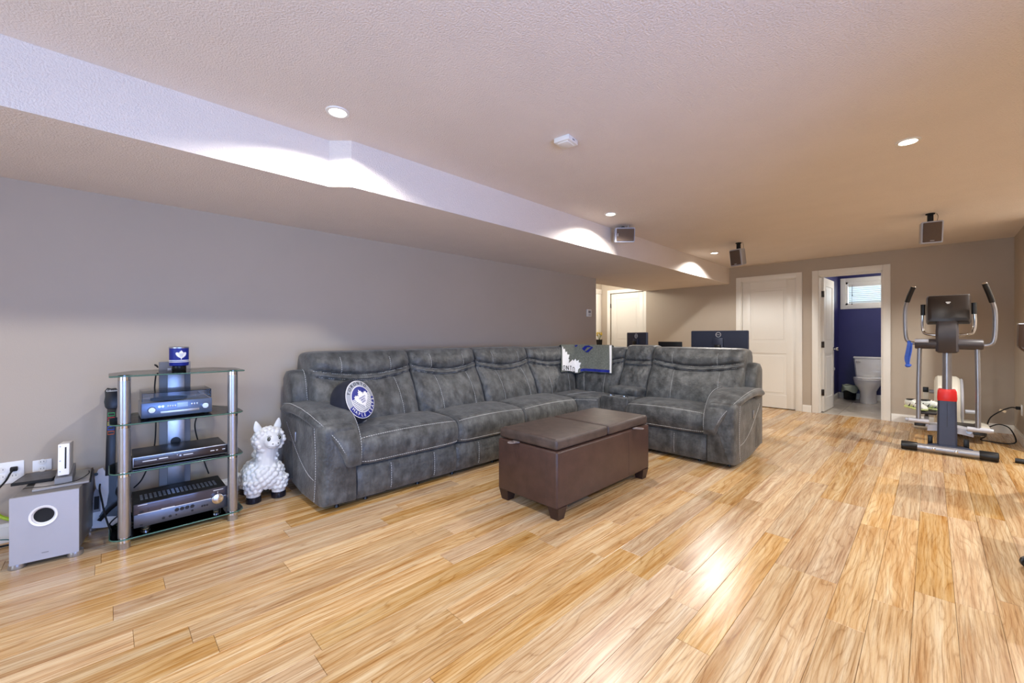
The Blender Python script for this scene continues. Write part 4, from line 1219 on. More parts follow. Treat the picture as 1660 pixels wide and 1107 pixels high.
def outlet(name, label, y, z, w, h, gang, group=None):
    t = thing(name, label, 'outlet', (XL, y, z))
    B().box(.0, .006, -w / 2, w / 2, -h / 2, h / 2, .003).build('plate', M_whitep, t)
    for g in range(gang):
        yy = (g - (gang - 1) / 2) * .046
        for zz in (-.020, .020):
            s_ = B().lathe([(.016, 0), (.016, .003), (.001, .003)], 20, M=Matrix.Translation((.006, yy, zz)) @ Matrix.Rotation(PI / 2, 4, 'Y')).build('socket', M_white, t)
            for q in (-.006, .006):
                B().box(.0088, .0094, yy + q - .001, yy + q + .001, zz - .002, zz + .006).build('slot', M_matte, s_, 0)
    return t
outlet('wall_outlet', 'white double wall outlet with a black plug at the left edge', -.395, .385, .118, .120, 2)
outlet('cable_wall_plate', 'small white wall plate partly hidden behind the black case', -.268, .400, .075, .065, 1)
t = thing('power_plug', 'black plug and cord in the left wall outlet', 'plug', (XL, -.372, .405))
b = B(); b.box(.0098, .032, -.014, .014, -.012, .012, .004, 2); b.build('plug_body', M_matte, t)
B().tube(smoothpath([(.03, 0, 0), (.05, -.01, -.015), (.05, -.03, -.06), (.04, -.08, -.12), (.04, -.16, -.17)], 6), .0045, 8).build('cord', M_matte, t)

# ================================================================== LLAMA TOY
t = thing('llama_toy', 'white bobbly vinyl llama ride-on toy standing between the rack and the sofa', 'toy', (-3.39, .80, 0))
LX, LY = -3.39, .80
b = B()
b.sphere((.035, .0, .165), (.115, .112, .105), 20)      # chest
b.sphere((-.08, .0, .150), (.12, .105, .095), 20)       # rump
for x, y in ((.105, -.078), (.105, .078), (-.125, -.072), (-.125, .072)):
    b.tube([(x * .85, y * .9, .15), (x, y, .09), (x, y, .04)], [.058, .050, .043], 14)
b.tube([(.065, .0, .19), (.080, .004, .27), (.085, .010, .34), (.088, .014, .40)], [.088, .068, .062, .066], 18)  # neck
hd = Vector((.092, .018, .415)); fdir = Vector((.985, .17, 0)).normalized(); side = Vector((-fdir.y, fdir.x, 0))
b.sphere(hd, (.080, .088, .078), 20)
Mface = frame(hd, side, Vector((0, 0, 1)))     # x = side, y = up, z = forward
Mface = Matrix(((side.x, 0, fdir.x, hd.x), (side.y, 0, fdir.y, hd.y), (0, 1, 0, hd.z), (0, 0, 0, 1)))
b.sphere((0, .005, .045), (.064, .060, .052), 18, M=Mface)
b.sphere((0, -.022, .072), (.048, .032, .036), 16, M=Mface)   # muzzle
# wool bobbles
rng = random.Random(5)
def bobbles(c, r, n, keep, br):
    ga = PI * (3 - math.sqrt(5))
    for i in range(n):
        z = 1 - 2 * (i + .5) / n; rr = math.sqrt(1 - z * z); a = ga * i
        p = Vector((c[0] + r[0] * rr * math.cos(a), c[1] + r[1] * rr * math.sin(a), c[2] + r[2] * z))
        if keep(p): b.sphere(p, br * rng.uniform(.85, 1.15), 8)
bobbles((.045, 0, .165), (.122, .118, .105), 150, lambda p: p.x > -.03 and p.z > .080, .0195)
bobbles((-.08, 0, .150), (.117, .103, .090), 130, lambda p: p.x < -.0 and .07 < p.z < .235, .0175)
bobbles((.085, .010, .30), (.064, .066, .075), 60, lambda p: .24 < p.z < .36 and (p.x < .10 or abs(p.y - .01) > .045), .012)
bobbles(hd, (.084, .096, .082), 120, lambda p: (p - hd).dot(fdir) < .038 or p.z > hd.z + .058, .0155)
for x, y in ((.105, -.078), (.105, .078), (-.125, -.072), (-.125, .072)):
    for q in range(3):
        for k in range(9):
            a = 2 * PI * (k + .5 * q) / 9; b.sphere((x + (.046 + .004 * q) * math.cos(a), y + (.045 + .004 * q) * math.sin(a), .080 + .030 * q), .0165, 8)
# tail
for q in ((-.165, .0, .235), (-.15, .012, .262), (-.17, -.01, .26), (-.158, .0, .282)): b.sphere(q, .024, 10)
b.tube([(-.13, 0, .20), (-.155, 0, .24)], .022, 10)
tmp = b.mesh('llama', 0)
to = bpy.data.objects.new('llama_tmp', tmp); COL.objects.link(to)
rm = to.modifiers.new('r', 'REMESH'); rm.mode = 'VOXEL'; rm.voxel_size = .0042
sm = to.modifiers.new('s', 'SMOOTH'); sm.factor = .5; sm.iterations = 3
dg = bpy.context.evaluated_depsgraph_get()
me = bpy.data.meshes.new_from_object(to.evaluated_get(dg)); me.name = 'body'
bpy.data.objects.remove(to)
me.shade_smooth(); me.materials.clear(); me.materials.append(M_wool)
link('body', me, t)
for x, y in ((.105, -.078), (.105, .078), (-.125, -.072), (-.125, .072)):
    B().lathe([(.043, 0), (.047, .004), (.047, .036), (.042, .043), (.001, .043)], 24, (x, y, 0)).build('hoof', mat('glossy_black_vinyl', srgb(24, 26, 36), .18, var=.05), t)
for s_ in (-1, 1):
    secs = []
    for k, (w_, f_) in enumerate(((.018, 0), (.027, .015), (.026, .035), (.016, .062), (.004, .082))):
        c_ = Mface @ Vector((s_ * (.060 + .20 * f_), .058 + f_, -.012 - .05 * f_))
        secs.append([c_ + side * (w_ * math.cos(2 * PI * j / 14)) + fdir * (w_ * .35 * math.sin(2 * PI * j / 14)) for j in range(14)])
    B().loft(secs).build('ear', M_wool, t, 60)
    ey = B().sphere((s_ * .034, .020, .0835), (.0125, .0145, .009), 14, M=Mface).build('eye', mat('grey_eye', srgb(96, 98, 84), .3, var=.2), t)
    B().sphere((s_ * .034, .020, .0885), (.0070, .0080, .006), 12, M=Mface).build('pupil', M_matte, ey)
    B().sphere((s_ * .032 - .003, .024, .0935), (.0025, .0025, .002), 8, M=Mface).build('glint', M_whitep, ey)
    ls = B()
    for k in range(4):
        a = math.radians(60 + 22 * k) if s_ > 0 else math.radians(120 - 22 * k)
        p0 = Vector((s_ * .034 + .015 * math.cos(a), .020 + .016 * math.sin(a), .0895)); p1 = Vector((s_ * .034 + .025 * math.cos(a + s_ * .0), .020 + .026 * math.sin(a), .0835))
        ls.tube([Mface @ p0, Mface @ p1], .0012, 5)
    ls.build('eyelashes', M_matte, ey, 0)['kind'] = 'stuff'
    B().sphere((s_ * .018, -.013, .1050), (.0048, .0036, .003), 10, M=Mface).build('nostril', M_matte, t)
ms = B(); ms.tube([Mface @ Vector((x, -.034 + .008 * abs(x / .04) ** 2, .1065 - 10.5 * x * x)) for x in [i * .004 - .04 for i in range(21)]], .0013, 6)
ms.tube([Mface @ Vector((0, y, .1085)) for y in (-.034, -.026, -.018)], .0011, 6)
ms.build('mouth', M_greyp, t, 0)

# ================================================================== ELLIPTICAL TRAINER
EX, EY = .107, 5.85
t = thing('elliptical_trainer', 'grey elliptical trainer with moving handlebars and red collar near the right wall', 'elliptical trainer', (EX, EY, 0))
M_etube = mat('grey_steel_tube', srgb(150, 150, 156), 0.3, metal=0.7, var=0.05)
M_edark = mat('charcoal_shroud', srgb(62, 58, 62), 0.42, var=0.06)
M_eblue = mat('slate_upright', srgb(60, 66, 86), 0.35, metal=.2, var=0.05)
M_red = mat('red_collar', srgb(206, 40, 40), 0.35, var=0.03)
M_ivory = mat('ivory_plastic', srgb(206, 202, 190), 0.4, var=0.03)
M_econ = mat('brown_black_console', srgb(40, 32, 28), 0.32, var=0.08)
B().tube([(-.30, -.075, .046), (.30, -.075, .046)], .036, 20).build('front_stabilizer', M_etube, t)
for s_ in (-1, 1):
    b = B(); b.tube([(s_ * .205, -.075, .046), (s_ * .21, -.075, .046), (s_ * .318, -.075, .046), (s_ * .323, -.075, .046)], [.040, .043, .043, .038], 20); b.build('end_cap', M_black, t)
for x in (-.09, .06):
    B().lathe([(.012, 0), (.012, .004), (.006, .006), (.001, .006)], 14, M=Matrix.Translation((x, -.111, .05)) @ Matrix.Rotation(PI / 2, 4, 'X')).build('bolt', M_chrome, t)
B().prism([(-.14, -.085), (.17, -.085), (.10, .03), (-.07, .03)], .078, .088, bevel=.003).build('foot_plate', M_eblue, t)
b = B(); b.loft([[Vector((x * w_, y * d_ + oy, z)) for x, y in ((-1, -.8), (-.8, -1), (.8, -1), (1, -.8), (1, .8), (.8, 1), (-.8, 1), (-1, .8))] for z, w_, d_, oy in ((.07, .068, .060, 0), (.30, .066, .056, 0), (.52, .064, .052, 0))]); b.build('upright', M_eblue, t, 20)
B().box(-.0012, .0012, -.0565, -.050, .09, .50).build('seam', M_black, t, 0)
b = B(); b.loft([[Vector((x * w_, y * d_ , z)) for x, y in ((-1, -.8), (-.8, -1), (.8, -1), (1, -.8), (1, .8), (.8, 1), (-.8, 1), (-1, .8))] for z, w_, d_ in ((.52, .066, .055), (.545, .068, .057), (.615, .064, .053), (.632, .056, .046))]); b.build('collar', M_red, t, 40)
B().tube([(0, 0, .60), (0, .01, 1.06)], .034, 20).build('mast', M_etube, t)
b = B(); b.tube([(-.225, 0, 1.072), (-.215, 0, 1.072), (.225, 0, 1.068), (.235, 0, 1.068)], [.044, .050, .050, .044], 20); b.build('cross_shroud', M_edark, t)
B().box(-.225, -.125, -.052, -.045, 1.085, 1.118, .002).build('shroud_inset', M_silverp, t)
b = B(); b.loft([[Vector((x * w_, y * d_ + oy, z)) for x, y in ((-1, -.7), (-.75, -1), (.75, -1), (1, -.7), (1, .8), (.8, 1), (-.8, 1), (-1, .8))] for z, w_, d_, oy in ((.985, .060, .05, 0), (1.00, .078, .062, 0), (1.20, .078, .060, .0), (1.32, .072, .055, .02), (1.345, .062, .045, .03))]); b.build('mast_shroud', M_edark, t, 40)
MCn = Matrix.Translation((0.008, .035, 1.41)) @ Matrix.Rotation(math.radians(-14), 4, 'X')
b = B(); b.loft([[MCn @ Vector((x * w_, y, z * h_)) for x, z in ((-.93, -1), (.93, -1), (1, -.88), (1, .85), (.92, 1), (-.92, 1), (-1, .85), (-1, -.88))] for y, w_, h_ in ((-.055, .118, .105), (-.045, .140, .130), (.0, .152, .142), (.035, .152, .142), (.045, .14, .13))]); cn = b.build('console', M_econ, t, 40)
b = B(); b.box(-.145, .145, .0, .03, .138, .148, .003, M=MCn); b.build('console_rim', M_silver, cn)
for x in (-.048, 0, .048):
    b = B(); b.tube([MCn @ Vector((x + .018 * math.cos(2 * PI * k / 16), -.047, .105 + .007 * math.sin(2 * PI * k / 16))) for k in range(16)], .003, 6, True); b.build('vent_ring', M_black, cn)
b = B(); b.box(-.016, .016, -.0585, -.056, .052, .060, M=MCn); b.box(-.010, .010, -.0585, -.056, .042, .048, M=MCn); b.build('badge', M_ledw, cn, 0)['kind'] = 'stuff'
# fixed inner handles behind the console
b = B(); b.tube(smoothpath([(-.165, .10, 1.44), (-.172, .10, 1.30), (-.165, .09, 1.20), (-.13, .07, 1.165), (0, .06, 1.155), (.14, .07, 1.165), (.178, .09, 1.20), (.186, .10, 1.30), (.178, .10, 1.44)], 6), .014, 12); b.build('fixed_handle', M_chrome, t)
for x in (-.166, .180):
    B().tube([(x, .10, 1.36), (x * 1.0, .10, 1.47)], .019, 14).build('pulse_grip', M_black, t)
# moving handlebars
for pts, nm in (([(-.215, 0, 1.075), (-.262, -.005, 1.085), (-.288, -.01, 1.13), (-.296, -.01, 1.26), (-.295, -.02, 1.42), (-.270, -.05, 1.53), (-.236, -.085, 1.632)], -1),
                ([(.22, 0, 1.06), (.265, -.005, 1.065), (.295, -.01, 1.10), (.305, -.01, 1.22), (.302, -.02, 1.38), (.276, -.05, 1.50), (.240, -.085, 1.622)], 1)):
    path = smoothpath(pts, 6)
    hb = B().tube(path, .0165, 14).build('handlebar', M_etube, t)
    tip = path[-9:]; ext = path[-1] + (path[-1] - path[-2]).normalized() * .012
    B().tube(list(tip) + [ext], [.020] * 9 + [.020], 14).build('foam_grip', M_black, hb)
    B().tube([ext, ext + (path[-1] - path[-2]).normalized() * .008], [.022, .017], 14).build('grip_cap', M_chrome, hb)
# swing arms and linkages
for s_, x0, x1, z0 in ((-1, -.190, -.198, .300), (1, .196, .200, .270)):
    pzz = .15 if s_ < 0 else .03
    B().tube([(x0, -.0, 1.06), (x1, -.02, .66), (x1, -.035, z0)], .0185, 14).build('swing_arm', M_etube, t)
    b = B(); b.tube([(x1 - .07, -.035, z0), (x1 + .075, -.035, z0)], .024, 16); b.tube([(x1 + s_ * .075, -.035, z0), (x1 + s_ * .095, -.035, z0)], [.021, .018], 16); b.build('link_pivot', M_silverp, t)
    b = B(); b.box(x1 - .03, x1 + .05, -.03, .03, z0 - .055, z0 - .022, .006); b.build('link_bracket', M_black, t)
    # pedal rail running back to the crank
    px_ = x1 - s_ * .055
    b = B(); b.tube([(px_, .0, z0 - .035), (px_, .45, .13 + pzz), (px_ * .85, 1.15, .36 if s_ < 0 else .18)], .02, 12); b.build('pedal_rail', M_etube, t)
    # pedal tray
    b = B(); b.box(px_ - .075, px_ + .075, .36, .74, .165 + pzz, .185 + pzz, .008); b.box(px_ - .078, px_ - .066, .36, .74, .175 + pzz, .190 + pzz, .004); b.box(px_ + .066, px_ + .078, .36, .74, .175 + pzz, .190 + pzz, .004); b.box(px_ - .07, px_ + .07, .355, .37, .175 + pzz, .190 + pzz, .004)
    b.build('pedal', M_edark if s_ < 0 else M_black, t)
b = B(); b.loft([[Vector((x, y, z + h_)) for y, z in ((.02, 0), (.11, .012), (.11, .070), (.02, .058))] for x, h_ in ((-.135, .200), (-.08, .208), (.0, .210), (.09, .202), (.175, .186))]); b.build('front_cover', M_silverp, t, 40)
for x in (-.115, .13):
    b = B(); b.box(x - .018, x + .018, .03, .10, .055, .15, .005); b.build('link_fork', M_black, t)
# rear drive housing and crank
b = B()
secs = []
for x, g in ((-.085, .06), (-.075, .02), (-.055, 0), (.09, 0), (.115, .02), (.125, .06)):
    loop = []
    for k in range(28):
        a = 2 * PI * k / 28; r = .315 - g
        yy = 1.05 + r * .95 * math.cos(a); zz = .375 + r * math.sin(a)
        if math.sin(a) < -.5: zz = max(zz, .06); yy = 1.05 + r * 1.1 * math.cos(a)
        loop.append(Vector((x, yy, zz)))
    secs.append(loop)
b.loft(secs); b.build('drive_housing', M_ivory, t, 40)
b = B(); b.tube([(.130, 1.05 + .27 * math.cos(2 * PI * k / 32), .385 + .27 * math.sin(2 * PI * k / 32)) for k in range(32)], .012, 8, True); b.build('housing_trim', M_silverp, t)
b = B(); b.cyl((-.16, 1.05, .50), (-.04, 1.05, .50), .022, n=16); b.cyl((.16, 1.05, .30), (.24, 1.05, .30), .022, n=16); b.build('crank_axle', M_silverp, t)['kind'] = 'stuff'
b = B(); b.box(-.175, -.125, 1.02, 1.08, .26, .535, .01); b.build('crank_arm', M_ivory, t)
b = B(); b.box(-.178, -.13, 1.012, 1.03, .49, .55, .004); b.build('crank_cap', M_black, t)
B().tube([(-.26, 1.30, .04), (.30, 1.30, .04)], .034, 16).build('rear_stabilizer', M_ivory, t)
b = B(); b.box(.06, .33, .72, 1.20, .13, .19, .02, 3); b.build('side_skirt', M_ivory, t)
b = B(); b.box(-.045, .045, .0, 1.30, .05, .10, .01); b.build('base_rail', M_etube, t)

# blue strap on the left handlebar
t2 = thing('blue_strap', 'blue fabric strap tied on the left handlebar of the elliptical trainer', 'strap', (EX - .255, EY - .03, 0))
M_strap = mat('blue_ribbon', srgb(52, 92, 190), .6, var=.15, vscale=40)
b = B(); b.tube(smoothpath([(-.012, .01, 1.10), (-.010, -.012, 1.07), (-.02, -.016, 1.00), (-.030, -.018, .92), (-.018, -.018, .865), (.004, -.018, .845)], 5), [.010] + [.015] * 24 + [.012], 10, flat=.25); b.build('ribbon', M_strap, t2)
b = B(); b.tube(smoothpath([(.006, -.012, 1.08), (.002, -.018, 1.0), (-.01, -.022, .92), (-.016, -.022, .86)], 5), .013, 10, flat=.3); b.build('ribbon_tail', M_strap, t2)
b = B(); b.sphere((-.02, -.018, .850), (.022, .016, .020), 12); b.build('knot', M_strap, t2)

# running shoes on the left pedal
M_shoe = mat('shoe_mesh_white', srgb(214, 218, 212), .6, var=.15, vscale=60)
M_sole = mat('shoe_lime_sole', srgb(206, 222, 150), .55, var=.2, vscale=50)
def shoe(label, loc, rz):
    s = thing('running_shoe', label, 'shoe', loc, rz, 'running shoes on the elliptical pedal')
    def ring(x, w0, z0, z1, n=16, flat=.7):
        return [Vector((x, w0 * math.cos(2 * PI * k / n), (z0 + z1) / 2 + (z1 - z0) / 2 * math.copysign(abs(math.sin(2 * PI * k / n)) ** flat, math.sin(2 * PI * k / n)))) for k in range(n)]
    up = [(-.138, .018, .03, .085), (-.130, .032, .022, .102), (-.10, .037, .02, .100), (-.06, .038, .02, .094), (-.02, .040, .02, .098), (.02, .043, .02, .090), (.06, .045, .02, .074), (.10, .042, .018, .060), (.128, .032, .018, .048), (.142, .016, .02, .036)]
    B().loft([ring(*q) for q in up]).build('upper', M_shoe, s, 60)
    so = [(-.145, .020, .004, .026), (-.13, .036, 0, .032), (-.06, .037, .002, .028), (.0, .038, .002, .026), (.06, .048, 0, .026), (.11, .045, .003, .026), (.148, .020, .012, .028)]
    B().loft([ring(*q, flat=.35) for q in so]).build('sole', M_sole, s, 60)
    B().tube([(-.085 + .045 * math.cos(2 * PI * k / 20), .026 * math.sin(2 * PI * k / 20), .100 + .004 * math.cos(2 * PI * k / 20)) for k in range(20)], .007, 8, True).build('collar', M_black, s)
    B().lathe([(.001, 0), (.03, 0), (.001, .001)], 16, (-.085, 0, .0995)).build('opening', M_matte, s)
    for k in range(5):
        x = -.025 + .019 * k; z = .101 - .0042 * k * k * .35 - .003 * k
        B().tube([(x, -.022, z - .006), (x + .004, 0, z + .004), (x, .022, z - .006)], .003, 6).build('lace', M_whitep, s)
    for sg in (-1, 1):
        for k in range(3):
            x = -.03 + .035 * k
            B().tube([(x - .02, sg * .0385, .030), (x + .0, sg * .0405, .050), (x + .015, sg * .032, .080)], .004, 6).build('overlay', M_black if k != 1 else M_sole, s)
    return s
shoe('white and lime running shoe at the outer left of the elliptical pedal', (EX - .225, EY + .50, .3415), math.radians(-58))
shoe('white and black running shoe on the elliptical pedal nearer the red collar', (EX - .085, EY + .57, .3415), math.radians(-24))

# ================================================================== THINGS AT THE RIGHT EDGE
t = thing('wall_outlet', 'white outlet plate with a plugged cord low on the right wall', 'outlet', (XR, 6.97, .356))
B().box(-.006, 0, -.036, .036, -.058, .058, .003).build('plate', M_whitep, t)
for z in (-.02, .02): B().lathe([(.016, 0), (.016, .003), (.001, .003)], 18, M=Matrix.Translation((-.006, 0, z)) @ Matrix.Rotation(-PI / 2, 4, 'Y')).build('socket', M_white, t)
t = thing('trainer_cord', 'black power cord with a paper tag from the right wall outlet to the elliptical trainer', 'cord', (0, 0, 0))
B().box(XR - .045, XR - .0105, 6.955, 6.985, .36, .392, .005).build('plug', M_matte, t)
B().tube(smoothpath([(XR - .045, 6.97, .376), (.60, 6.97, .375), (.53, 6.95, .33), (.455, 6.93, .25), (.43, 6.92, .15), (.42, 6.90, .05), (.38, 6.85, .012), (.46, 6.80, .010), (.58, 6.82, .008), (.635, 6.93, .03), (.60, 7.03, .14), (.53, 7.05, .17), (.46, 7.02, .14), (.40, 6.98, .09)], 7), .006, 8).build('cord', M_matte, t)
b = B(); b.box(-.025, .025, -.002, .002, -.012, .012); b.bm.transform(Matrix.Translation((.545, 6.955, .335)) @ Matrix.Rotation(.4, 4, 'Y')); b.build('paper_tag', mat('paper_tag', srgb(226, 206, 176), .7, var=.1), t, 0)

t = thing('exercise_bench', 'dark bronze rounded backrest with silver top rim cut by the right edge', 'exercise bench', (.613, 5.0, 0))
MB_ = mat('bronze_vinyl', srgb(78, 60, 48), .3, metal=.3, var=.06)
secs = []
for y, g in ((-.05, .03), (-.04, .006), (0, 0), (.04, .006), (.05, .03)):
    loop = []
    for k in range(13):
        a = PI + PI * k / 12
        loop.append(Vector((.150 * math.cos(a) * (1 - g * 3) , y, 1.075 + (.075 - g * .5) * math.sin(a))))
    loop += [Vector((.150 - g, y, 1.235)), Vector((-.150 + g, y, 1.235))]
    secs.append(loop)
B().loft(secs).build('backrest', MB_, t, 40)
B().box(-.148, .148, -.046, .046, 1.235, 1.248, .005).build('top_rim', M_silver, t)
B().tube([(.06, .03, 1.10), (.10, .12, .5), (.12, .30, .05)], .025, 14).build('post', M_steel, t)
b = B(); b.tube([(-.080, .88, .022), (.5, .80, .022)], .022, 12); b.build('foot_bar', M_black, t)
b = B(); b.box(.09, .15, .05, .86, .02, .06, .01); b.build('base_rail', M_black, t)

# office chair, mostly outside the frame on the right
t = thing('office_chair', 'black office chair whose twin caster shows at the right edge', 'office chair', (.590, 3.33, 0))
for k in range(5):
    a = math.radians(200 + 72 * k); r = .265; ca, sa = math.cos(a), math.sin(a)
    lg = B().tube([(0, 0, .10), (.15 * ca, .15 * sa, .088), (r * ca, r * sa, .070)], [.032, .025, .018], 10).build('base_arm', M_black, t)
    for o_ in (-.016, .016):
        c0 = Vector((r * ca, r * sa, .029)); ax = Vector((.35, -.94, 0)).normalized() if k == 0 else Vector((-sa, ca, 0))
        p = c0 + ax * o_
        B().tube([p - ax * .010, p - ax * .006, p + ax * .006, p + ax * .010], [.022, .028, .028, .022], 20).build('caster_wheel', M_black, t)
    B().cyl((r * ca, r * sa, .035), (r * ca, r * sa, .075), .008, n=10).build('caster_stem', M_chrome, t)
B().cyl((0, 0, .08), (0, 0, .42), .026, n=18).build('gas_lift', M_black, t)
B().box(-.22, .24, -.22, .22, .42, .50, .035, 4).build('seat', M_matte, t, 50)
B().box(.21, .27, -.20, .20, .56, 1.02, .025, 4).build('backrest', M_matte, t, 50)
B().tube([(.05, 0, .41), (.26, 0, .42), (.30, 0, .55), (.27, 0, .75)], .02, 10).build('back_bracket', M_black, t)

# ================================================================== CEILING SPEAKERS, DETECTOR, THERMOSTAT
def speaker(label, loc, rz, pitch, mount=True, roll=0):
    t = thing('surround_speaker', label, 'speaker', loc, rz, 'small silver surround speakers')
    # local: front faces -y; box hangs below the mount
    Ms = Matrix.Translation((0, 0, -.180 if mount else -.075)) @ Matrix.Scale(1.2, 4) @ Matrix.Rotation(pitch, 4, 'X') @ Matrix.Rotation(roll, 4, 'Y')
    def tr(b): b.bm.transform(Ms); return b
    b = B(); b.loft([[Vector((x * w_, y, z * h_)) for x, z in ((-1, -.9), (-.9, -1), (.9, -1), (1, -.9), (1, .9), (.9, 1), (-.9, 1), (-1, .9))] for y, w_, h_ in ((-.052, .060, .082), (-.045, .064, .086), (.03, .058, .080), (.055, .042, .066))])
    tr(b).build('cabinet', M_silverp, t, 30)
    b = B(); b.box(-.053, .053, -.060, -.050, -.074, .076, .004); tr(b).build('grille', mat('brown_grille', srgb(92, 76, 66), .7, var=.12, vscale=300), t)
    b = B(); b.box(-.012, .012, -.0615, -.0600, -.066, -.062); tr(b).build('badge', M_ledw, t, 0)
    if mount:
        b = B(); b.lathe([(.001, 0), (.034, 0), (.034, -.008), (.022, -.014), (.001, -.014)], 20); b.box(-.02, .02, -.016, .016, -.085, -.012, .005); b.build('bracket', M_matte, t)
        b = B(); b.tube(smoothpath([(.045, .01, -.002), (.055, .01, -.03), (.05, .02, -.07), (.035, .04, -.11)], 5), .0018, 6); b.build('wire', M_matte, t)
    else:
        b = B(); b.tube(smoothpath([(-.03, .06, -.01), (.0, .03, -.004), (.035, .0, .005), (.05, -.01, .0275)], 5), .003, 6); b.build('wire', M_whitep, t)
        b = B(); b.box(-.02, .02, .05, .085, -.10, -.05, .004); b.box(-.015, .015, .02, .06, -.03, .027, .004); b.build('bracket', M_matte, t)
    return t
speaker('silver speaker fixed to the white soffit face beside a ceiling light', (-2.265, 3.87, H - .028), math.radians(44), math.radians(8), False, PI / 2)
speaker('silver speaker hanging from the ceiling at the end of the soffit', (-1.68, 5.60, H), math.radians(-17), math.radians(10))
speaker('silver speaker hanging from the ceiling above the elliptical trainer', (-.007, 5.56, H), math.radians(12), math.radians(8))

t = thing('smoke_detector', 'square white detector box in the middle of the ceiling', 'detector', (-1.51, 1.93, H), math.radians(8))
B().box(-.050, .050, -.055, .055, -.028, 0, .003).build('housing', M_white, t)
B().box(-.034, .034, -.040, .040, -.0335, -.028, .003).build('face_plate', M_white, t)
B().box(.050, .0508, -.012, .012, -.018, -.011).build('slot', M_greyp, t, 0)

t = thing('thermostat', 'small white thermostat on the left wall near the hallway', 'thermostat', (XL, 5.17, 1.495))
B().box(0, .022, -.055, .055, -.055, .055, .006).build('housing', M_white, t)
B().box(.022, .0235, -.030, .030, .000, .034).build('display', M_greyp, t, 0)
for z in (-.018, -.036): B().box(.022, .025, -.028, .028, z - .005, z + .005, .001).build('button', M_silverp, t)

# ================================================================== DESK WITH SCREENS BEHIND THE SOFA
DX, DY = -2.45, 5.62
t = thing('desk', 'plain dark desk standing behind the sofa back', 'desk', (DX, DY, 0))
B().box(-.92, .70, -.33, .30, .715, .745, .004).build('desktop', M_wood_dark, t)
for x in (-.88, .66):
    for y in (-.29, .26): B().box(x - .025, x + .025, y - .025, y + .025, 0, .715, .003).build('leg', M_wood_dark, t)
def monitor(label, x, y, rz, w_, zt, h_, dell=True):
    t = thing('computer_monitor', label, 'monitor', (x, y, .745), rz, 'monitors on the desk behind the sofa')
    z1 = zt - .745; z0 = z1 - h_
    M_mb = mat('slate_monitor_back', srgb(58, 64, 84), .35, metal=.2, var=.06)
    sh = B().loft([[Vector((a * (w_ / 2 - g), y_, (z0 + z1) / 2 + c * (h_ / 2 - g))) for a, c in ((-1, -.96), (-.97, -1), (.97, -1), (1, -.96), (1, .96), (.97, 1), (-.97, 1), (-1, .96))] for y_, g in ((-.022, .004), (-.018, 0), (.008, 0), (.012, .002))]).build('back_shell', M_mb, t, 30)
    B().box(-w_ / 2 + .008, w_ / 2 - .008, .012, .0135, z0 + .012, z1 - .008).build('screen', M_black, t, 0)
    B().box(-.06, .06, -.040, -.022, z0 + .02, z1 - .095, .004).build('vesa_cover', M_mb, t)
    b = B(); b.box(-.035, .035, -.065, -.038, .01, (z0 + z1) / 2 + .02, .005); b.build('stand_neck', M_black, t)
    b = B(); b.box(-.13, .13, -.13, .09, 0, .012, .005); b.build('stand_foot', M_black, t)
    Mf = frame((0, -.0225, z1 - .052), (1, 0, 0), (0, 0, 1))
    if dell:
        b = B(); b.tube([Mf @ Vector((.030 * math.cos(2 * PI * k / 28), .030 * math.sin(2 * PI * k / 28), .001)) for k in range(28)], .0042, 6, True); b.build('emblem_ring', M_ledw, t)
        v, f = text_geo('DELL', .021, .0008); B().data([(x_, y_, z_ + .001) for x_, y_, z_ in v], f, Mf).build('lettering', M_ledw, t, 0)
    return t
monitor('large slate-blue monitor seen from behind, with round emblem, right of the laptop', -1.91, 5.60, 0, .69, 1.218, .40)
monitor('smaller turned monitor seen from behind in front of the lit hallway door', -3.06, 5.62, math.radians(-28), .50, 1.202, .30)
t = thing('laptop', 'black laptop screen edge showing just above the sofa console', 'laptop', (-2.53, 5.62, .745), 0)
B().box(-.17, .17, -.05, .19, 0, .018, .004).build('base', M_black, t)
b = B(); b.box(-.17, .17, -.008, 0, 0, .315, .004, M=Matrix.Translation((0, -.05, .012)) @ Matrix.Rotation(math.radians(4), 4, 'X')); b.build('screen_lid', M_black, t)

# plant in the hallway nook
t = thing('plant_stand', 'slim dark plant stand in the hallway nook', 'plant stand', (-4.86, 7.33, 0))
B().lathe([(.001, .86), (.11, .86), (.11, .885), (.001, .885)], 24).build('top', M_wood_dark, t)
for k in range(3):
    a = 2 * PI * k / 3; B().tube([(.07 * math.cos(a), .07 * math.sin(a), .86), (.11 * math.cos(a), .11 * math.sin(a), 0)], .012, 8).build('leg', M_wood_dark, t)
t = thing('potted_flowers', 'small yellow flowers in a black pot at the hallway corner', 'plant', (-4.86, 7.33, .885))
B().lathe([(.045, 0), (.050, .004), (.065, .19), (.060, .19), (.056, .17), (.001, .17)], 24).build('pot', M_matte, t)
M_yel = mat('yellow_petal', srgb(206, 178, 60), .6, var=.2); M_grn = mat('green_stem', srgb(110, 120, 50), .6, var=.2)
rg = random.Random(3)
for k in range(11):
    a = rg.uniform(0, 2 * PI); r = rg.uniform(.01, .06); h_ = rg.uniform(.27, .34)
    st_ = B().tube([(0, 0, .16), (.5 * r * math.cos(a), .5 * r * math.sin(a), .23), (r * math.cos(a), r * math.sin(a), h_)], .003, 5).build('stem', M_grn, t)
    B().lathe([(.001, -.01), (.012, -.004), (.020, .004), (.012, .012), (.001, .014)], 10, (r * math.cos(a), r * math.sin(a), h_)).build('flower', M_yel, st_)

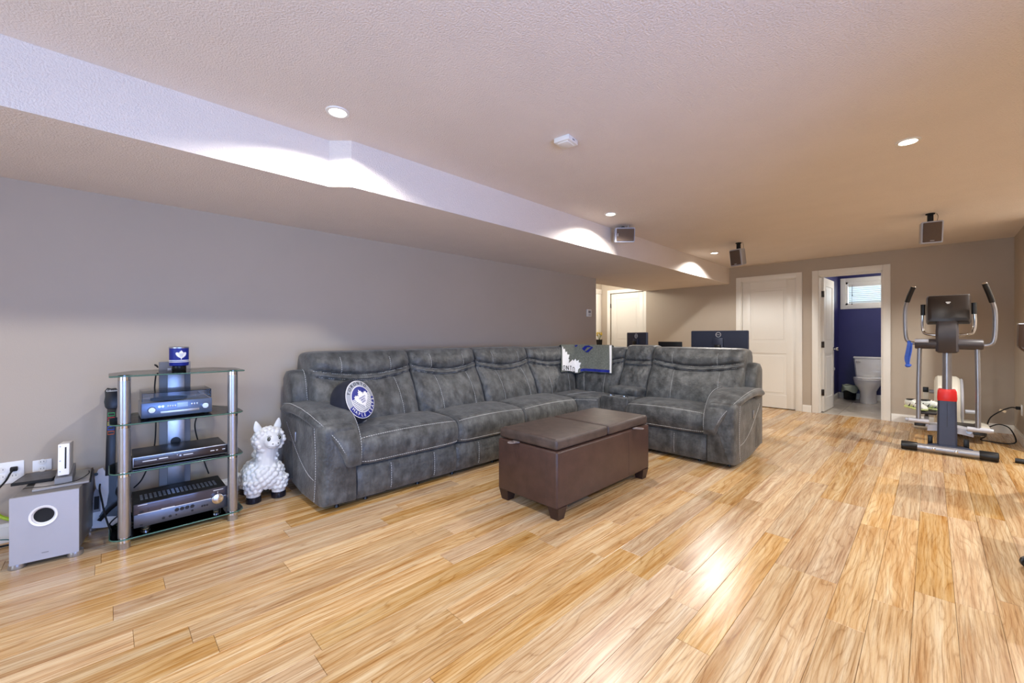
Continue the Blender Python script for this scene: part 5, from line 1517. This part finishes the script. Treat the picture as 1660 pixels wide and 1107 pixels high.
# ================================================================== BATHROOM THINGS
t = thing('toilet', 'white two-piece toilet against the navy bathroom wall', 'toilet', (-.765, 9.38, 0))
def ell(cx, cy, z, rx, ry, n=32, p=1.0):
    return [Vector((cx + rx * math.copysign(abs(math.cos(2 * PI * k / n)) ** p, math.cos(2 * PI * k / n)), cy + ry * math.copysign(abs(math.sin(2 * PI * k / n)) ** p, math.sin(2 * PI * k / n)), z)) for k in range(n)]
B().loft([ell(0, .0, 0, .115, .22), ell(0, .0, .02, .118, .225), ell(0, -.0, .10, .108, .215), ell(0, -.01, .20, .112, .21), ell(0, -.04, .26, .140, .23), ell(0, -.07, .32, .175, .25), ell(0, -.085, .38, .188, .255), ell(0, -.085, .395, .186, .252)]).build('bowl', M_porc, t, 60)
B().loft([ell(0, -.085, .395, .190, .258), ell(0, -.085, .40, .194, .262), ell(0, -.085, .412, .194, .262), ell(0, -.085, .415, .190, .258)]).build('seat', M_porc, t, 60)
B().loft([ell(0, -.08, .415, .190, .255), ell(0, -.08, .420, .195, .262), ell(0, -.08, .436, .193, .260), ell(0, -.08, .444, .175, .24)]).build('lid', M_porc, t, 60)
b = B(); b.loft([[Vector((x * w_, .235 + y * d_, z)) for x, y in ((-1, -.8), (-.9, -1), (.9, -1), (1, -.8), (1, 1), (-1, 1))] for z, w_, d_ in ((.40, .165, .075), (.44, .185, .085), (.70, .205, .092), (.745, .207, .092))]); b.build('tank', M_porc, t, 40)
B().box(-.216, .216, .135, .330, .745, .782, .012, 3).build('tank_lid', M_porc, t)
b = B(); b.lathe([(.014, 0), (.014, .006), (.006, .012), (.001, .012)], 14, M=Matrix.Translation((-.16, .142, .70)) @ Matrix.Rotation(PI / 2, 4, 'X')); b.tube([(-.16, .128, .70), (-.11, .124, .692)], .007, 8); b.build('flush_lever', M_chrome, t)
t = thing('waste_bin', 'small black waste bin with a pale green liner beside the toilet', 'waste bin', (-1.035, 9.60, 0))
B().lathe([(.001, 0), (.080, 0), (.084, .006), (.105, .25), (.102, .25), (.001, .245)], 24).build('bin', M_black, t)
secs = []
for r, z in ((.102, .22), (.108, .262), (.114, .255), (.118, .20), (.112, .15)):
    secs.append([Vector((r * (1 + .05 * math.sin(5 * a_ + z * 30)) * math.cos(a_), r * (1 + .05 * math.sin(5 * a_ + z * 30)) * math.sin(a_), z + (.022 * math.sin(3 * a_ + 1) if z < .21 else .008 * math.sin(4 * a_)))) for a_ in [2 * PI * k / 40 for k in range(40)]])
B().loft(secs, caps=False).build('liner', mat('pale_green_liner', srgb(196, 206, 184), .5, var=.1), t, 60)
t = thing('paper_holder', 'chrome toilet paper holder on the navy bathroom side wall', 'paper holder', (BX0, 8.62, .60))
b = B(); b.lathe([(.022, 0), (.022, .006), (.008, .01), (.008, .05), (.001, .05)], 16, M=Matrix.Rotation(PI / 2, 4, 'Y')); b.tube([(.05, -.06, 0), (.05, .06, 0)], .007, 10); b.build('arm', M_chrome, t)
B().tube([(.05, -.05, 0), (.05, .05, 0)], .038, 20).build('paper_roll', M_whitep, t)
